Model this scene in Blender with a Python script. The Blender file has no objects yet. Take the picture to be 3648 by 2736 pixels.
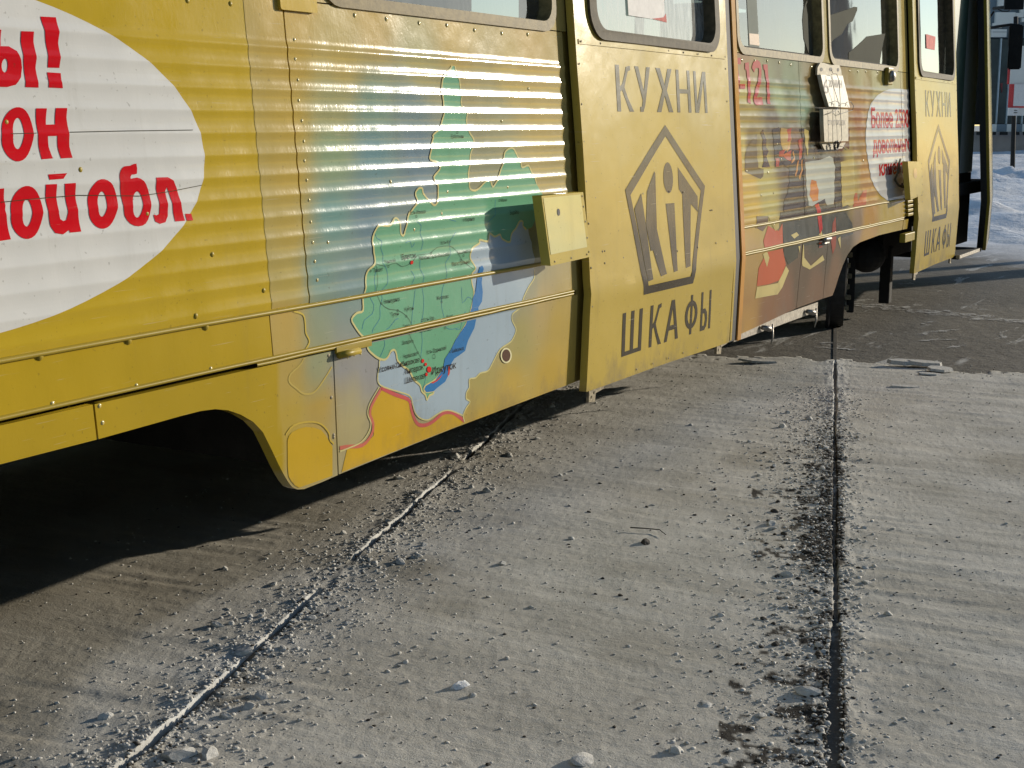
import bpy, bmesh, math, random
import numpy as np
from mathutils import Vector
from mathutils.geometry import tessellate_polygon
random.seed(7)
R = math.radians
sc = bpy.context.scene
C = sc.collection

# ------------------------------------------------------------------ camera
# World: metres. +X runs along the tram towards its nose, +Y goes into the tram, Z up, ground at z = 0.
HC = 1.40                                   # eye height
FPX, CX, CY = 5000.0, 1824.0, 1368.0        # survey of the photograph (3648 x 2736)
YAW, PITCH = R(29.8285), R(10.5366)
cam = bpy.data.cameras.new("camera")
cam.lens = 36 * FPX / 3648
cam.clip_start, cam.clip_end = 0.05, 2000
camo = bpy.data.objects.new("camera", cam)
C.objects.link(camo)
camo.location = (0, 0, HC)
camo.rotation_euler = (R(90) - PITCH, 0, YAW - R(90))
sc.camera = camo

# ------------------------------------------------------------------ sky and sun
SUN_AZ, SUN_EL = R(28), R(13)             # azimuth measured from +X towards -Y
w = bpy.data.worlds.new("World")
sc.world = w
w.use_nodes = True
nt = w.node_tree
bg = nt.nodes["Background"]
sky = nt.nodes.new("ShaderNodeTexSky")
sky.sky_type = 'NISHITA'
sky.sun_disc = False
sky.sun_elevation = SUN_EL
sky.sun_rotation = R(90) + SUN_AZ
sky.air_density, sky.dust_density, sky.ozone_density = 1.0, 0.15, 1.6
nt.links.new(sky.outputs[0], bg.inputs[0])
bg.inputs[1].default_value = 0.115
sl = bpy.data.lights.new("sun", 'SUN')
sl.energy, sl.angle, sl.color = 4.0, R(0.53), (1.0, 0.90, 0.74)
so = bpy.data.objects.new("sun", sl)
C.objects.link(so)
sd = Vector((math.cos(SUN_EL) * math.cos(SUN_AZ), -math.cos(SUN_EL) * math.sin(SUN_AZ), math.sin(SUN_EL)))
so.rotation_euler = sd.to_track_quat('Z', 'Y').to_euler()
so.location = (10, -10, 20)
sc.view_settings.view_transform = 'Standard'
sc.view_settings.look = 'None'
sc.view_settings.gamma = 1
sc.view_settings.use_curve_mapping = False
sc.view_settings.exposure = 0.30

# ------------------------------------------------------------------ survey helpers
D0, ZBEND = 2.46, 0.75                      # distance of the tram side at its widest line
hd = np.array([math.cos(YAW), math.sin(YAW), 0]); rt = np.array([math.sin(YAW), -math.cos(YAW), 0]); u0 = np.array([0, 0, 1.0])
fw = hd * math.cos(PITCH) - u0 * math.sin(PITCH); up = u0 * math.cos(PITCH) + hd * math.sin(PITCH)
def ray(x, y): return fw + rt * (x - CX) / FPX - up * (y - CY) / FPX
def lean(z): return 0.077 * (z - ZBEND) if z > ZBEND else 0.03 * (ZBEND - z)
def ground(x, y, z=0.0):
    r = ray(x, y); t = (z - HC) / r[2]
    return (r[0] * t, r[1] * t)
def wall(x, y, off=0.0):                    # a measured point -> (X, Z) in metres on the tram side
    r = ray(x, y); d = D0
    for _ in range(25):
        z = r[2] * d / r[1] + HC
        d = D0 + lean(z) - off
    return (r[0] * d / r[1], z)
CR = {'c1': (0, 0, .5497), 'c2': (1000, 0, .5497), 'c3': (1900, 0, .40687), 'c4': (2550, 0, .31645), 'c5': (3048, 0, .27125),
      'c6': (2550, 500, .42194), 'c7': (3048, 450, .57265), 'c8': (0, 900, .5497), 'm1': (1000, 700, .5497), 'm5': (2000, 700, .4522),
      'm6': (1200, 200, .36166), 'm7': (1200, 800, .4821), 'm8': (2600, 450, .2713), 'F': (0, 0, 1.6492)}
def W(c, pts, off=0.0):
    a, b, s = CR[c]
    return [wall(a + x * s, b + y * s, off) for x, y in pts]
def G(pts): return [ground(x, y) for x, y in pts]

# ------------------------------------------------------------------ corrugation and mapping
PR, ZC0, NR, AMP = 0.0573, 1.604, 13, 0.0037
ZLO = 0.896
def corr(z):
    if z < ZLO or z > ZC0 + PR * .5: return 0.0
    d = ((z - ZC0) / PR + .5) % 1.0 - .5     # distance from the crest, in periods
    s = 1 - (math.sqrt(math.sin(math.pi * d) ** 2 + .012) - .11)
    e = min(1, (z - ZLO) / .012) * min(1, (ZC0 + PR * .5 - z) / .02)
    return AMP * max(0, s) * e
ZBR = [ZBEND]
for k in range(-1, NR):
    for f in (0, .05, .12, .22, .34, .5, .66, .78, .88, .95):
        z = ZC0 - PR * k + f * PR
        if ZLO < z < ZC0 + PR * .52: ZBR.append(z)
ZBR += [ZLO, ZLO + .012]
ZBR = sorted(set(round(z, 5) for z in ZBR))
def m_side(x, z, off): return (x, D0 + lean(z) - corr(z) - off, z)
def m_flat(x, z, off): return (x, D0 + lean(z) - off, z)
def m_nose(x0, ang, y0=D0):                 # flat leaf that starts at x0 and turns inwards by ang
    ca, sa = math.cos(ang), math.sin(ang)
    return lambda s, z, off: (x0 + s * ca, y0 + s * sa + lean(z) - off, z)

# ------------------------------------------------------------------ mesh helpers
def clip(poly, zlo, zhi, ax=1):
    def half(p, lim, keep_hi):
        out = []
        n = len(p)
        for i in range(n):
            a, b = p[i], p[(i + 1) % n]
            ia = a[ax] >= lim if keep_hi else a[ax] <= lim
            ib = b[ax] >= lim if keep_hi else b[ax] <= lim
            if ia: out.append(a)
            if ia != ib:
                t = (lim - a[ax]) / (b[ax] - a[ax])
                q = [a[0] + t * (b[0] - a[0]), a[1] + t * (b[1] - a[1])]
                q[ax] = lim
                out.append(tuple(q))
        return out
    p = half(poly, zlo, True)
    if len(p) > 2: p = half(p, zhi, False)
    return p if len(p) > 2 else None
def area2(p): return sum(p[i][0] * p[(i + 1) % len(p)][1] - p[(i + 1) % len(p)][0] * p[i][1] for i in range(len(p)))
def tess(contours):
    flat = [p for c in contours for p in c]
    return [[flat[i] for i in t] for t in tessellate_polygon([[Vector((p[0], p[1], 0)) for p in c] for c in contours])]
def strips(polys, breaks, ax=1):
    out = []
    for p in polys:
        lo, hi = min(q[ax] for q in p), max(q[ax] for q in p)
        b = [lo] + [z for z in breaks if lo + 1e-6 < z < hi - 1e-6] + [hi]
        for i in range(len(b) - 1):
            c = clip(p, b[i], b[i + 1], ax)
            if c and abs(area2(c)) > 1e-9: out.append(c)
    return out
def link(o, parent=None):
    C.objects.link(o)
    if parent is not None: o.parent = parent
    return o
def lin(c):                                  # sRGB 0-255 -> linear
    return tuple(((v / 255) / 12.92 if v / 255 <= .04045 else ((v / 255 + .055) / 1.055) ** 2.4) for v in c)
def surf(name, polys, mat, parent, mapf=m_side, off=0.0, color=None, thick=0.0, smooth=True, xstep=None, breaks=ZBR, bend=None):
    """polygons in side coordinates, cut along the ribs and laid on the surface; thick folds the rim inwards"""
    ps = strips(polys, breaks)
    if xstep:
        xs = [p[0] for q in ps for p in q]; x0, x1 = min(xs), max(xs); n = max(1, int((x1 - x0) / xstep))
        ps = strips(ps, [x0 + (x1 - x0) * i / n for i in range(1, n)], 0)
    idx, vs, fs = {}, [], []
    for p in ps:
        f = []
        for q in p:
            k = (round(q[0], 5), round(q[1], 5))
            if k not in idx: idx[k] = len(vs); vs.append(k)
            if not f or f[-1] != idx[k]: f.append(idx[k])
        if len(f) > 2 and f[0] == f[-1]: f.pop()
        if len(set(f)) < 3: continue
        if area2(p) < 0: f.reverse()
        fs.append(f)
    n0 = len(vs)
    V = [mapf(x, z, off + (bend(x, z) if bend else 0)) for x, z in vs]
    uv = list(vs)
    F = list(fs)
    if thick:
        ed = {}
        for f in fs:
            for i in range(len(f)):
                a, b = f[i], f[(i + 1) % len(f)]
                ed[(a, b)] = ed.get((a, b), 0) + 1
        bd = [e for e in ed if (e[1], e[0]) not in ed]
        m = {}
        def inner(i, lvl):
            if (i, lvl) not in m:
                m[(i, lvl)] = len(V)
                V.append(mapf(uv[i][0], uv[i][1], off + (bend(uv[i][0], uv[i][1]) if bend else 0) - (thick if lvl else 0)))
                uv.append(uv[i])
            return m[(i, lvl)]
        for a, b in bd:
            F.append([inner(b, 0), inner(a, 0), inner(a, 1), inner(b, 1)])
    me = bpy.data.meshes.new(name)
    me.from_pydata(V, [], F)
    if color is not None:
        cf = color if callable(color) else (lambda x, z: color)
        at = me.color_attributes.new("paint", 'FLOAT_COLOR', 'POINT')
        a = np.ones((len(V), 4), np.float32)
        for i, (x, z) in enumerate(uv): a[i, :3] = cf(x, z)
        at.data.foreach_set("color", a.ravel())
    me.materials.append(mat)
    if smooth: me.polygons.foreach_set("use_smooth", [True] * len(me.polygons))
    me.update()
    return link(bpy.data.objects.new(name, me), parent)
def rect(x0, x1, z0, z1): return [(x0, z0), (x1, z0), (x1, z1), (x0, z1)]
def rrect(x0, x1, z0, z1, r, n=5):
    out = []
    for cx, cz, a in ((x1 - r, z0 + r, -90), (x1 - r, z1 - r, 0), (x0 + r, z1 - r, 90), (x0 + r, z0 + r, 180)):
        for i in range(n + 1):
            t = R(a + 90 * i / n); out.append((cx + r * math.cos(t), cz + r * math.sin(t)))
    return out
def ell(cx, cz, rx, rz, n=20): return [(cx + rx * math.cos(2 * math.pi * i / n), cz + rz * math.sin(2 * math.pi * i / n)) for i in range(n)]
def smoothp(p, closed=True, n=3):
    out = []; N = len(p)
    for i in range(N if closed else N - 1):
        g = (lambda j: p[j % N]) if closed else (lambda j: p[max(0, min(N - 1, j))])
        a, b, c, d = g(i - 1), g(i), g(i + 1), g(i + 2)
        for k in range(n):
            t = k / n
            out.append(tuple(.5 * (2 * b[j] + (c[j] - a[j]) * t + (2 * a[j] - 5 * b[j] + 4 * c[j] - d[j]) * t * t + (3 * b[j] - a[j] - 3 * c[j] + d[j]) * t ** 3) for j in (0, 1)))
    if not closed: out.append(p[-1])
    return out
def stroke(p, wd, closed=False):
    n = len(p); L = []; Rr = []
    for i in range(n):
        a = p[(i - 1) % n] if (closed or i) else p[i]; b = p[(i + 1) % n] if (closed or i < n - 1) else p[i]
        dx, dz = b[0] - a[0], b[1] - a[1]; l = math.hypot(dx, dz) or 1
        nx, nz = -dz / l * wd / 2, dx / l * wd / 2
        L.append((p[i][0] + nx, p[i][1] + nz)); Rr.append((p[i][0] - nx, p[i][1] - nz))
    return [[Rr[i], Rr[(i + 1) % n], L[(i + 1) % n], L[i]] for i in range(n if closed else n - 1)]
def text_polys(s, x, z, h, xs=.7, shear=0.0, align='LEFT', bold=0.0):
    cu = bpy.data.curves.new("t", 'FONT'); cu.body = s; cu.size = 1; cu.resolution_u = 3; cu.offset = bold; cu.align_x = align
    o = bpy.data.objects.new("t", cu); C.objects.link(o)
    me = o.evaluated_get(bpy.context.evaluated_depsgraph_get()).to_mesh()
    V = [(v.co.x, v.co.y) for v in me.vertices]
    k = h / .73
    out = [[(x + (V[i][0] + shear * V[i][1]) * k * xs, z + V[i][1] * k) for i in p.vertices] for p in me.polygons]
    o.to_mesh_clear(); C.objects.unlink(o); bpy.data.objects.remove(o); bpy.data.curves.remove(cu)
    return [q for p in out for q in (tess([p]) if len(p) > 4 else [p])]
def box_bm(bm, x0, x1, y0, y1, z0, z1, mi=0):
    v = [bm.verts.new(p) for p in ((x0, y0, z0), (x1, y0, z0), (x1, y1, z0), (x0, y1, z0), (x0, y0, z1), (x1, y0, z1), (x1, y1, z1), (x0, y1, z1))]
    for f in ((0, 3, 2, 1), (4, 5, 6, 7), (0, 1, 5, 4), (1, 2, 6, 5), (2, 3, 7, 6), (3, 0, 4, 7)):
        bm.faces.new([v[i] for i in f]).material_index = mi
def bm_obj(name, bm, mat, parent=None, smooth=False, bevel=0.0):
    if bevel: bmesh.ops.bevel(bm, geom=bm.edges[:], offset=bevel, segments=2, affect='EDGES', profile=.6)
    bmesh.ops.recalc_face_normals(bm, faces=bm.faces[:])
    me = bpy.data.meshes.new(name); bm.to_mesh(me); bm.free(); me.materials.append(mat)
    if smooth: me.polygons.foreach_set("use_smooth", [True] * len(me.polygons))
    return link(bpy.data.objects.new(name, me), parent)
def boxes(name, lst, mat, parent=None, bevel=0.0):
    """one object for each box; returns the first"""
    out = []
    for b in lst:
        bm = bmesh.new(); box_bm(bm, *b); out.append(bm_obj(name, bm, mat, parent, bevel=bevel))
        if len(out) > 1 and parent is tram: T(out[-1])
    return out[0]
def tube_bm(bm, pts, r, n=8, cap=True):
    rings = []
    for i, p in enumerate(pts):
        p = Vector(p); a = Vector(pts[max(0, i - 1)]); b = Vector(pts[min(len(pts) - 1, i + 1)])
        t = (b - a).normalized(); u = t.orthogonal().normalized() if i == 0 else (u - t * u.dot(t)).normalized(); v = t.cross(u)
        rr = r[i] if isinstance(r, (list, tuple)) else r
        rings.append([bm.verts.new(p + (u * math.cos(2 * math.pi * k / n) + v * math.sin(2 * math.pi * k / n)) * rr) for k in range(n)])
    for a, b in zip(rings, rings[1:]):
        for k in range(n): bm.faces.new((a[k], a[(k + 1) % n], b[(k + 1) % n], b[k]))
    if cap: bm.faces.new(rings[0][::-1]); bm.faces.new(rings[-1])
def tube(name, pts, r, mat, parent=None, n=8):
    bm = bmesh.new(); tube_bm(bm, pts, r, n); return bm_obj(name, bm, mat, parent, smooth=True)
def tag(o, label=None, cat=None, group=None, kind=None):
    if label: o['label'] = label
    if cat: o['category'] = cat
    if group: o['group'] = group
    if kind: o['kind'] = kind
    return o
def empty(name, loc=(0, 0, 0)):
    o = bpy.data.objects.new(name, None); o.location = loc; o.empty_display_size = .2
    return link(o)

# ------------------------------------------------------------------ materials
def mat_new(name):
    m = bpy.data.materials.new(name); m.use_nodes = True
    return m, m.node_tree, m.node_tree.nodes["Principled BSDF"]
def N(nt, t, **kw):
    n = nt.nodes.new(t)
    for k, v in kw.items(): setattr(n, k, v)
    return n
def noise(nt, scale, detail=4, rough=.55, vec=None, dist=0.0):
    n = N(nt, "ShaderNodeTexNoise"); n.inputs["Scale"].default_value = scale; n.inputs["Detail"].default_value = detail
    n.inputs["Roughness"].default_value = rough; n.inputs["Distortion"].default_value = dist
    if vec is not None: nt.links.new(vec, n.inputs["Vector"])
    return n
def ramp(nt, src, a, b, ca=(0, 0, 0, 1), cb=(1, 1, 1, 1)):
    r = N(nt, "ShaderNodeValToRGB"); r.color_ramp.elements[0].position = a; r.color_ramp.elements[1].position = b
    r.color_ramp.elements[0].color = ca; r.color_ramp.elements[1].color = cb
    nt.links.new(src, r.inputs[0]); return r
def mixc(nt, fac, a, b, mode='MIX'):
    m = N(nt, "ShaderNodeMix", data_type='RGBA', blend_type=mode)
    for s, v in ((0, fac), (6, a), (7, b)):
        if isinstance(v, (int, float)): m.inputs[s].default_value = v
        elif isinstance(v, tuple): m.inputs[s].default_value = v if len(v) == 4 else v + (1,)
        else: nt.links.new(v, m.inputs[s])
    return m.outputs[2]
def mathn(nt, op, a, b=0.0):
    m = N(nt, "ShaderNodeMath", operation=op)
    for s, v in ((0, a), (1, b)):
        if isinstance(v, (int, float)): m.inputs[s].default_value = v
        else: nt.links.new(v, m.inputs[s])
    return m.outputs[0]
def mapping(nt, vec, scale=(1, 1, 1), rot=(0, 0, 0)):
    m = N(nt, "ShaderNodeMapping"); m.inputs["Scale"].default_value = scale; m.inputs["Rotation"].default_value = rot
    nt.links.new(vec, m.inputs["Vector"]); return m.outputs[0]
def bump(nt, h, dist, strength=1.0, prev=None):
    b = N(nt, "ShaderNodeBump"); b.inputs["Distance"].default_value = dist; b.inputs["Strength"].default_value = strength
    nt.links.new(h, b.inputs["Height"])
    if prev is not None: nt.links.new(prev, b.inputs["Normal"])
    return b.outputs[0]
def geo(nt): return N(nt, "ShaderNodeNewGeometry").outputs["Position"]

def make_paint(name, rough=.34, wrinkle=1.0, coat=0.0, grime=.55, attr=True, base=None, spec=.5):
    m, t, p = mat_new(name); pos = geo(t)
    if attr:
        a = N(t, "ShaderNodeAttribute", attribute_name="paint"); col = a.outputs["Color"]
    else:
        rgb = N(t, "ShaderNodeRGB"); rgb.outputs[0].default_value = (*base, 1); col = rgb.outputs[0]
    big = noise(t, 2.2, 5, .6, pos)
    col = mixc(t, 1.0, col, ramp(t, big.outputs[0], .2, .8, (.86, .86, .85, 1), (1.08, 1.06, 1.04, 1)).outputs[0], 'MULTIPLY')
    # dirt specks, vertical runs
    run = noise(t, 9, 5, .65, mapping(t, pos, (1.6, .1, .16)))
    rr = ramp(t, run.outputs[0], .56, .80)
    col = mixc(t, mathn(t, 'MULTIPLY', rr.outputs[0], .30 * grime), col, (.16, .13, .07))
    sp = noise(t, 75, 3, .5, pos)
    sr = ramp(t, sp.outputs[0], .685, .72)
    col = mixc(t, mathn(t, 'MULTIPLY', sr.outputs[0], .55 * grime), col, (.07, .055, .03))
    # scratches
    for rot, sc_, amt in ((R(12), (2.0, .2, 70), .5), (R(-24), (3.0, .2, 90), .35)):
        s = noise(t, 2.6, 3, .5, mapping(t, pos, sc_, (0, rot, 0)))
        s2 = ramp(t, s.outputs[0], .715, .74)
        col = mixc(t, mathn(t, 'MULTIPLY', s2.outputs[0], amt * grime), col, (.55, .50, .38))
    # mud film that has splashed up from the street
    sz = N(t, "ShaderNodeSeparateXYZ"); t.links.new(pos, sz.inputs[0])
    sn = noise(t, 7, 6, .68, mapping(t, pos, (1, .2, .6)))
    hh = mathn(t, 'ADD', mathn(t, 'MULTIPLY', sz.outputs[2], -1.7), mathn(t, 'MULTIPLY', sn.outputs[0], 1.5))
    hr = ramp(t, hh, -.05, .35)
    col = mixc(t, mathn(t, 'MULTIPLY', hr.outputs[0], .75 * grime), col, (.17, .145, .10))
    t.links.new(col, p.inputs["Base Color"])
    rn = noise(t, 14, 4, .6, pos)
    t.links.new(mathn(t, 'ADD', mathn(t, 'MULTIPLY', rn.outputs[0], .07), rough - .035), p.inputs["Roughness"])
    dent = noise(t, 5.0, 2, .4, pos)
    wr = noise(t, 55, 3, .55, mapping(t, pos, (1.25, 1, .7)), 1.0)
    fine = noise(t, 240, 2, .5, pos)
    b = bump(t, dent.outputs[0], .010 * wrinkle, .5)
    b = bump(t, wr.outputs[0], .0008 * wrinkle, .38, b)
    b = bump(t, fine.outputs[0], .0001, .6, b)
    t.links.new(b, p.inputs["Normal"])
    p.inputs["Specular IOR Level"].default_value = spec
    p.inputs["Coat Weight"].default_value = coat; p.inputs["Coat Roughness"].default_value = .12
    if coat: t.links.new(b, p.inputs["Coat Normal"])
    return m
M_VINYL = make_paint("printed_vinyl", .115, .7, .0, spec=.22)
M_DOOR = make_paint("door_vinyl", .22, .8, .0, .8, spec=.20)
M_TRIM = make_paint("olive_trim_paint", .42, .5, 0, 1.0, False, lin((158, 138, 50)), .2)
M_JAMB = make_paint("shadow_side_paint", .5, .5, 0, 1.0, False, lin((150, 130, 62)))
def make_plain(name, col, rough=.6, metal=0.0, var=.3, sc_=30, bmp=.0006, spec=.5):
    m, t, p = mat_new(name); pos = geo(t)
    n = noise(t, sc_, 5, .6, pos)
    a = tuple(c * (1 - var) for c in col) + (1,); b = tuple(min(1, c * (1 + var)) for c in col) + (1,)
    t.links.new(ramp(t, n.outputs[0], .3, .7, a, b).outputs[0], p.inputs["Base Color"])
    p.inputs["Roughness"].default_value = rough; p.inputs["Metallic"].default_value = metal
    p.inputs["Specular IOR Level"].default_value = spec
    n2 = noise(t, sc_ * 5, 3, .6, pos)
    t.links.new(bump(t, n2.outputs[0], bmp, .8), p.inputs["Normal"])
    return m
M_RUBBER = make_plain("weathered_rubber", (.085, .070, .045), .6, 0, .35, spec=.08)
M_GASKET = make_plain("painted_gasket", (.20, .155, .07), .5, 0, .35, spec=.08)
M_BLACK = make_plain("black_seal", (.012, .012, .014), .7, 0, .3)
M_UNDER = make_plain("grimy_chassis", (.012, .011, .010), .85, 0, .5, 12, .003)
M_STEEL = make_plain("worn_steel", (.30, .28, .25), .45, .8, .4, 40, .001)
M_RUSTY = make_plain("dirty_bracket_metal", (.26, .22, .15), .7, .3, .5, 60, .001)
M_GREY = make_plain("grey_panel", (.50, .58, .62), .5, 0, .15, 8, .0004)
M_GREEN = make_plain("dark_green_partition", (.07, .13, .105), .5, 0, .2, 8, .0004)
M_GLARE_PLATE = make_plain("worn_glare_plate", (.58, .53, .42), .55, 0, .22, 45, .0015)  # worn plate made paler for the glare on the upper board
M_WIRE = make_plain("black_wire", (.02, .02, .02), .5)
M_SEAT = make_plain("dark_seat", (.045, .042, .04), .6, 0, .3)
M_PAPER = make_plain("paper", (.72, .70, .68), .8, 0, .08)
M_REDP = make_plain("red_print", (.60, .06, .06), .7, 0, .2)
M_PINK = make_plain("faded_pink_print", (.62, .22, .20), .8, 0, .2, spec=.1)
M_INK = make_plain("dark_ink", (.05, .045, .04), .7, 0, .3)
M_CEIL = make_plain("interior_lining", (.11, .105, .095), .7, 0, .1, 6)

def make_glass(name, dirt=.12, tint=(.55, .60, .60)):
    m, t, p = mat_new(name); out = t.nodes["Material Output"]; pos = geo(t); t.nodes.remove(p)
    fr = N(t, "ShaderNodeFresnel"); fr.inputs[0].default_value = 1.5
    wav = noise(t, 2.5, 2, .5, pos); nrm = bump(t, wav.outputs[0], .004, .35)
    t.links.new(nrm, fr.inputs["Normal"])
    gl = N(t, "ShaderNodeBsdfGlossy"); gl.inputs["Roughness"].default_value = .03; t.links.new(nrm, gl.inputs["Normal"])
    tr = N(t, "ShaderNodeBsdfTransparent"); tr.inputs[0].default_value = (*tint, 1)
    df = N(t, "ShaderNodeBsdfDiffuse"); df.inputs[0].default_value = (.62, .62, .58, 1)
    d = noise(t, 22, 6, .7, mapping(t, pos, (2.0, 1, .35)))
    dr = ramp(t, d.outputs[0], .35, .75)
    m1 = N(t, "ShaderNodeMixShader")
    t.links.new(mathn(t, 'ADD', mathn(t, 'MULTIPLY', dr.outputs[0], dirt), dirt * .35), m1.inputs[0])
    t.links.new(tr.outputs[0], m1.inputs[1]); t.links.new(df.outputs[0], m1.inputs[2])
    m2 = N(t, "ShaderNodeMixShader")
    t.links.new(mathn(t, 'MINIMUM', mathn(t, 'MULTIPLY', fr.outputs[0], 2.6), .92), m2.inputs[0])
    t.links.new(m1.outputs[0], m2.inputs[1]); t.links.new(gl.outputs[0], m2.inputs[2])
    t.links.new(m2.outputs[0], out.inputs[0])
    return m
M_GLASS = make_glass("dusty_glass", .12)
M_FROST = make_glass("frosted_glass", .75, (.5, .52, .5))

# ------------------------------------------------------------------ paint colour fields
def field(samples, power=3.2):
    P = [(x, z, c) for x, z, c in samples]
    def f(x, z):
        s = 0; r = [0, 0, 0]
        for a, b, c in P:
            d = ((a - x) ** 2 + (b - z) ** 2 + 1e-4) ** (-power / 2)
            s += d
            for i in range(3): r[i] += d * c[i]
        return tuple(v / s for v in r)
    return f
YEL = lin((182, 156, 46)); YEL2 = lin((192, 163, 60)); DOORY = lin((182, 159, 74)); TRY = lin((174, 148, 40))
_s = []
def smp(c, x, y, col): X, Z = W(c, [(x, y)])[0]; _s.append((X, Z, lin(col)))
for a in (('c2', 60, 60, (192, 160, 66)), ('c2', 600, 150, (192, 160, 72)), ('c2', 1100, 180, (194, 164, 76)), ('c2', 1600, 250, (192, 160, 80)),
          ('c2', 60, 400, (186, 156, 64)), ('c2', 400, 380, (182, 160, 84)), ('c2', 900, 420, (168, 160, 104)), ('c2', 1500, 500, (190, 168, 96)),
          ('c2', 60, 800, (186, 158, 66)), ('c2', 330, 700, (158, 156, 106)), ('c2', 600, 700, (124, 150, 134)), ('c2', 850, 700, (116, 138, 140)),
          ('c2', 1400, 760, (160, 156, 116)), ('c2', 1700, 800, (188, 166, 96)), ('c2', 60, 1150, (184, 156, 66)), ('c2', 330, 1000, (138, 158, 124)),
          ('c2', 600, 1000, (108, 144, 152)), ('c2', 880, 1000, (112, 136, 152)), ('c2', 1330, 1100, (150, 150, 118)), ('c2', 1720, 1150, (180, 162, 100)),
          ('c2', 60, 1500, (180, 156, 74)), ('c2', 330, 1400, (112, 150, 146)), ('c2', 560, 1400, (112, 138, 152)), ('m1', 60, 560, (176, 156, 78)),
          ('m1', 250, 500, (124, 154, 148)), ('m1', 450, 560, (124, 148, 150)), ('m1', 60, 850, (192, 158, 72)), ('m1', 250, 800, (138, 152, 132)),
          ('m1', 450, 700, (130, 152, 146)), ('m1', 60, 1150, (184, 158, 80)), ('m1', 250, 1080, (158, 160, 124)), ('m1', 400, 1100, (152, 150, 150)),
          ('m1', 560, 1150, (156, 154, 156)), ('m1', 480, 1400, (182, 168, 120)), ('m1', 250, 1350, (188, 158, 74)), ('m1', 60, 1400, (188, 160, 60)),
          ('m1', 1400, 700, (140, 158, 172)), ('m1', 1700, 700, (184, 160, 100)), ('m1', 1300, 1250, (172, 158, 92)), ('m1', 1550, 950, (170, 158, 96)),
          ('m1', 1500, 1250, (192, 162, 66)), ('m1', 1750, 1150, (190, 158, 56)), ('m1', 1800, 800, (188, 160, 72)), ('m1', 1650, 560, (150, 152, 132)),
          ('m1', 1300, 1420, (196, 162, 66)), ('m1', 1600, 300, (128, 136, 112))): smp(*a)
F_MAP_ = field(_s); _s = []
def F_MAP(x, z): return tuple(v * .9 + k for v, k in zip(F_MAP_(x, z), (.010, .018, .018)))
for a in (('c4', 300, 700, (140, 96, 56)), ('c4', 700, 780, (104, 96, 60)), ('c4', 800, 900, (110, 120, 84)), ('c4', 1050, 900, (128, 110, 70)),
          ('c4', 300, 1000, (176, 164, 92)), ('c4', 700, 1100, (150, 164, 124)), ('c4', 1000, 1200, (128, 150, 126)), ('c4', 300, 1300, (150, 132, 62)),
          ('c4', 650, 1350, (96, 80, 58)), ('c4', 1050, 1400, (92, 84, 60)), ('c4', 1600, 900, (150, 140, 84)), ('c4', 1600, 1080, (160, 120, 60)),
          ('c4', 1850, 900, (160, 150, 96)), ('c4', 1600, 1300, (150, 96, 54)), ('m8', 150, 250, (186, 168, 86)), ('m8', 260, 260, (110, 90, 44)),
          ('m8', 250, 700, (194, 162, 70)), ('m8', 450, 700, (176, 164, 92)), ('m8', 300, 1000, (192, 162, 72)), ('m8', 520, 1000, (176, 164, 92)),
          ('m8', 680, 300, (86, 62, 44)), ('m8', 880, 350, (110, 66, 44)), ('m8', 850, 700, (84, 56, 42)), ('m8', 850, 1000, (74, 58, 48)),
          ('m8', 800, 1150, (78, 66, 52)), ('m8', 1100, 150, (74, 60, 46)), ('m8', 1150, 350, (80, 64, 50)), ('m8', 1150, 600, (160, 164, 150)),
          ('m8', 1250, 800, (150, 152, 140)), ('m8', 1200, 1080, (66, 66, 52)), ('m8', 1420, 600, (84, 60, 44)), ('m8', 1420, 950, (88, 60, 48)),
          ('m8', 1600, 500, (166, 150, 82)), ('m8', 1600, 800, (178, 154, 76)), ('m8', 1650, 300, (150, 118, 62)), ('m8', 1780, 600, (176, 130, 60)),
          ('c6', 260, 800, (184, 152, 76)), ('c6', 300, 1000, (172, 142, 84)), ('c6', 260, 1400, (158, 122, 70)), ('c6', 250, 1540, (176, 138, 70)),
          ('c6', 450, 1450, (130, 92, 62)), ('c6', 600, 1350, (124, 90, 68)), ('c6', 620, 750, (72, 68, 56)), ('c6', 850, 720, (68, 70, 56)),
          ('c6', 700, 1200, (100, 82, 64)), ('c6', 850, 1250, (116, 88, 66)), ('c6', 1080, 680, (74, 74, 58)), ('c6', 1100, 850, (92, 80, 62)),
          ('c6', 1000, 1100, (120, 92, 68)), ('c6', 1200, 650, (140, 120, 96)), ('c6', 1300, 620, (178, 134, 62)), ('c6', 1280, 780, (178, 140, 62)),
          ('c6', 1450, 620, (182, 158, 74)), ('c6', 1450, 720, (184, 160, 74)), ('c6', 950, 950, (86, 76, 62))): smp(*a)
F_PIC = field(_s, 4.0)
def yellow(x, z): return YEL
# ================================================================== THE TRAM
tram = tag(empty("tram", (6.5, 3.7, 0)), "yellow corrugated tram covered in advertising, with folding doors and a printed map", "tram")
tram_inv = Vector((-6.5, -3.7, 0))
PARTS = []
def T(o):                                   # meshes are written in world metres; the tram's origin sits under its middle
    if o.parent is tram and o.type == 'MESH': o.location = tram_inv
    return o
def side(name, polys, mat=M_VINYL, parent=None, label=None, **kw):
    o = surf(name, polys, mat, parent or tram, **kw)
    if parent is None: T(o)
    if label: o['label'] = label
    return o
# --- inner shell: everything behind the panels
boxes_shell = [(-4.0, 4.70, 2.50, 2.52, .42, 1.70), (6.62, 9.72, 2.50, 2.52, .74, 1.70)]
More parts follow.
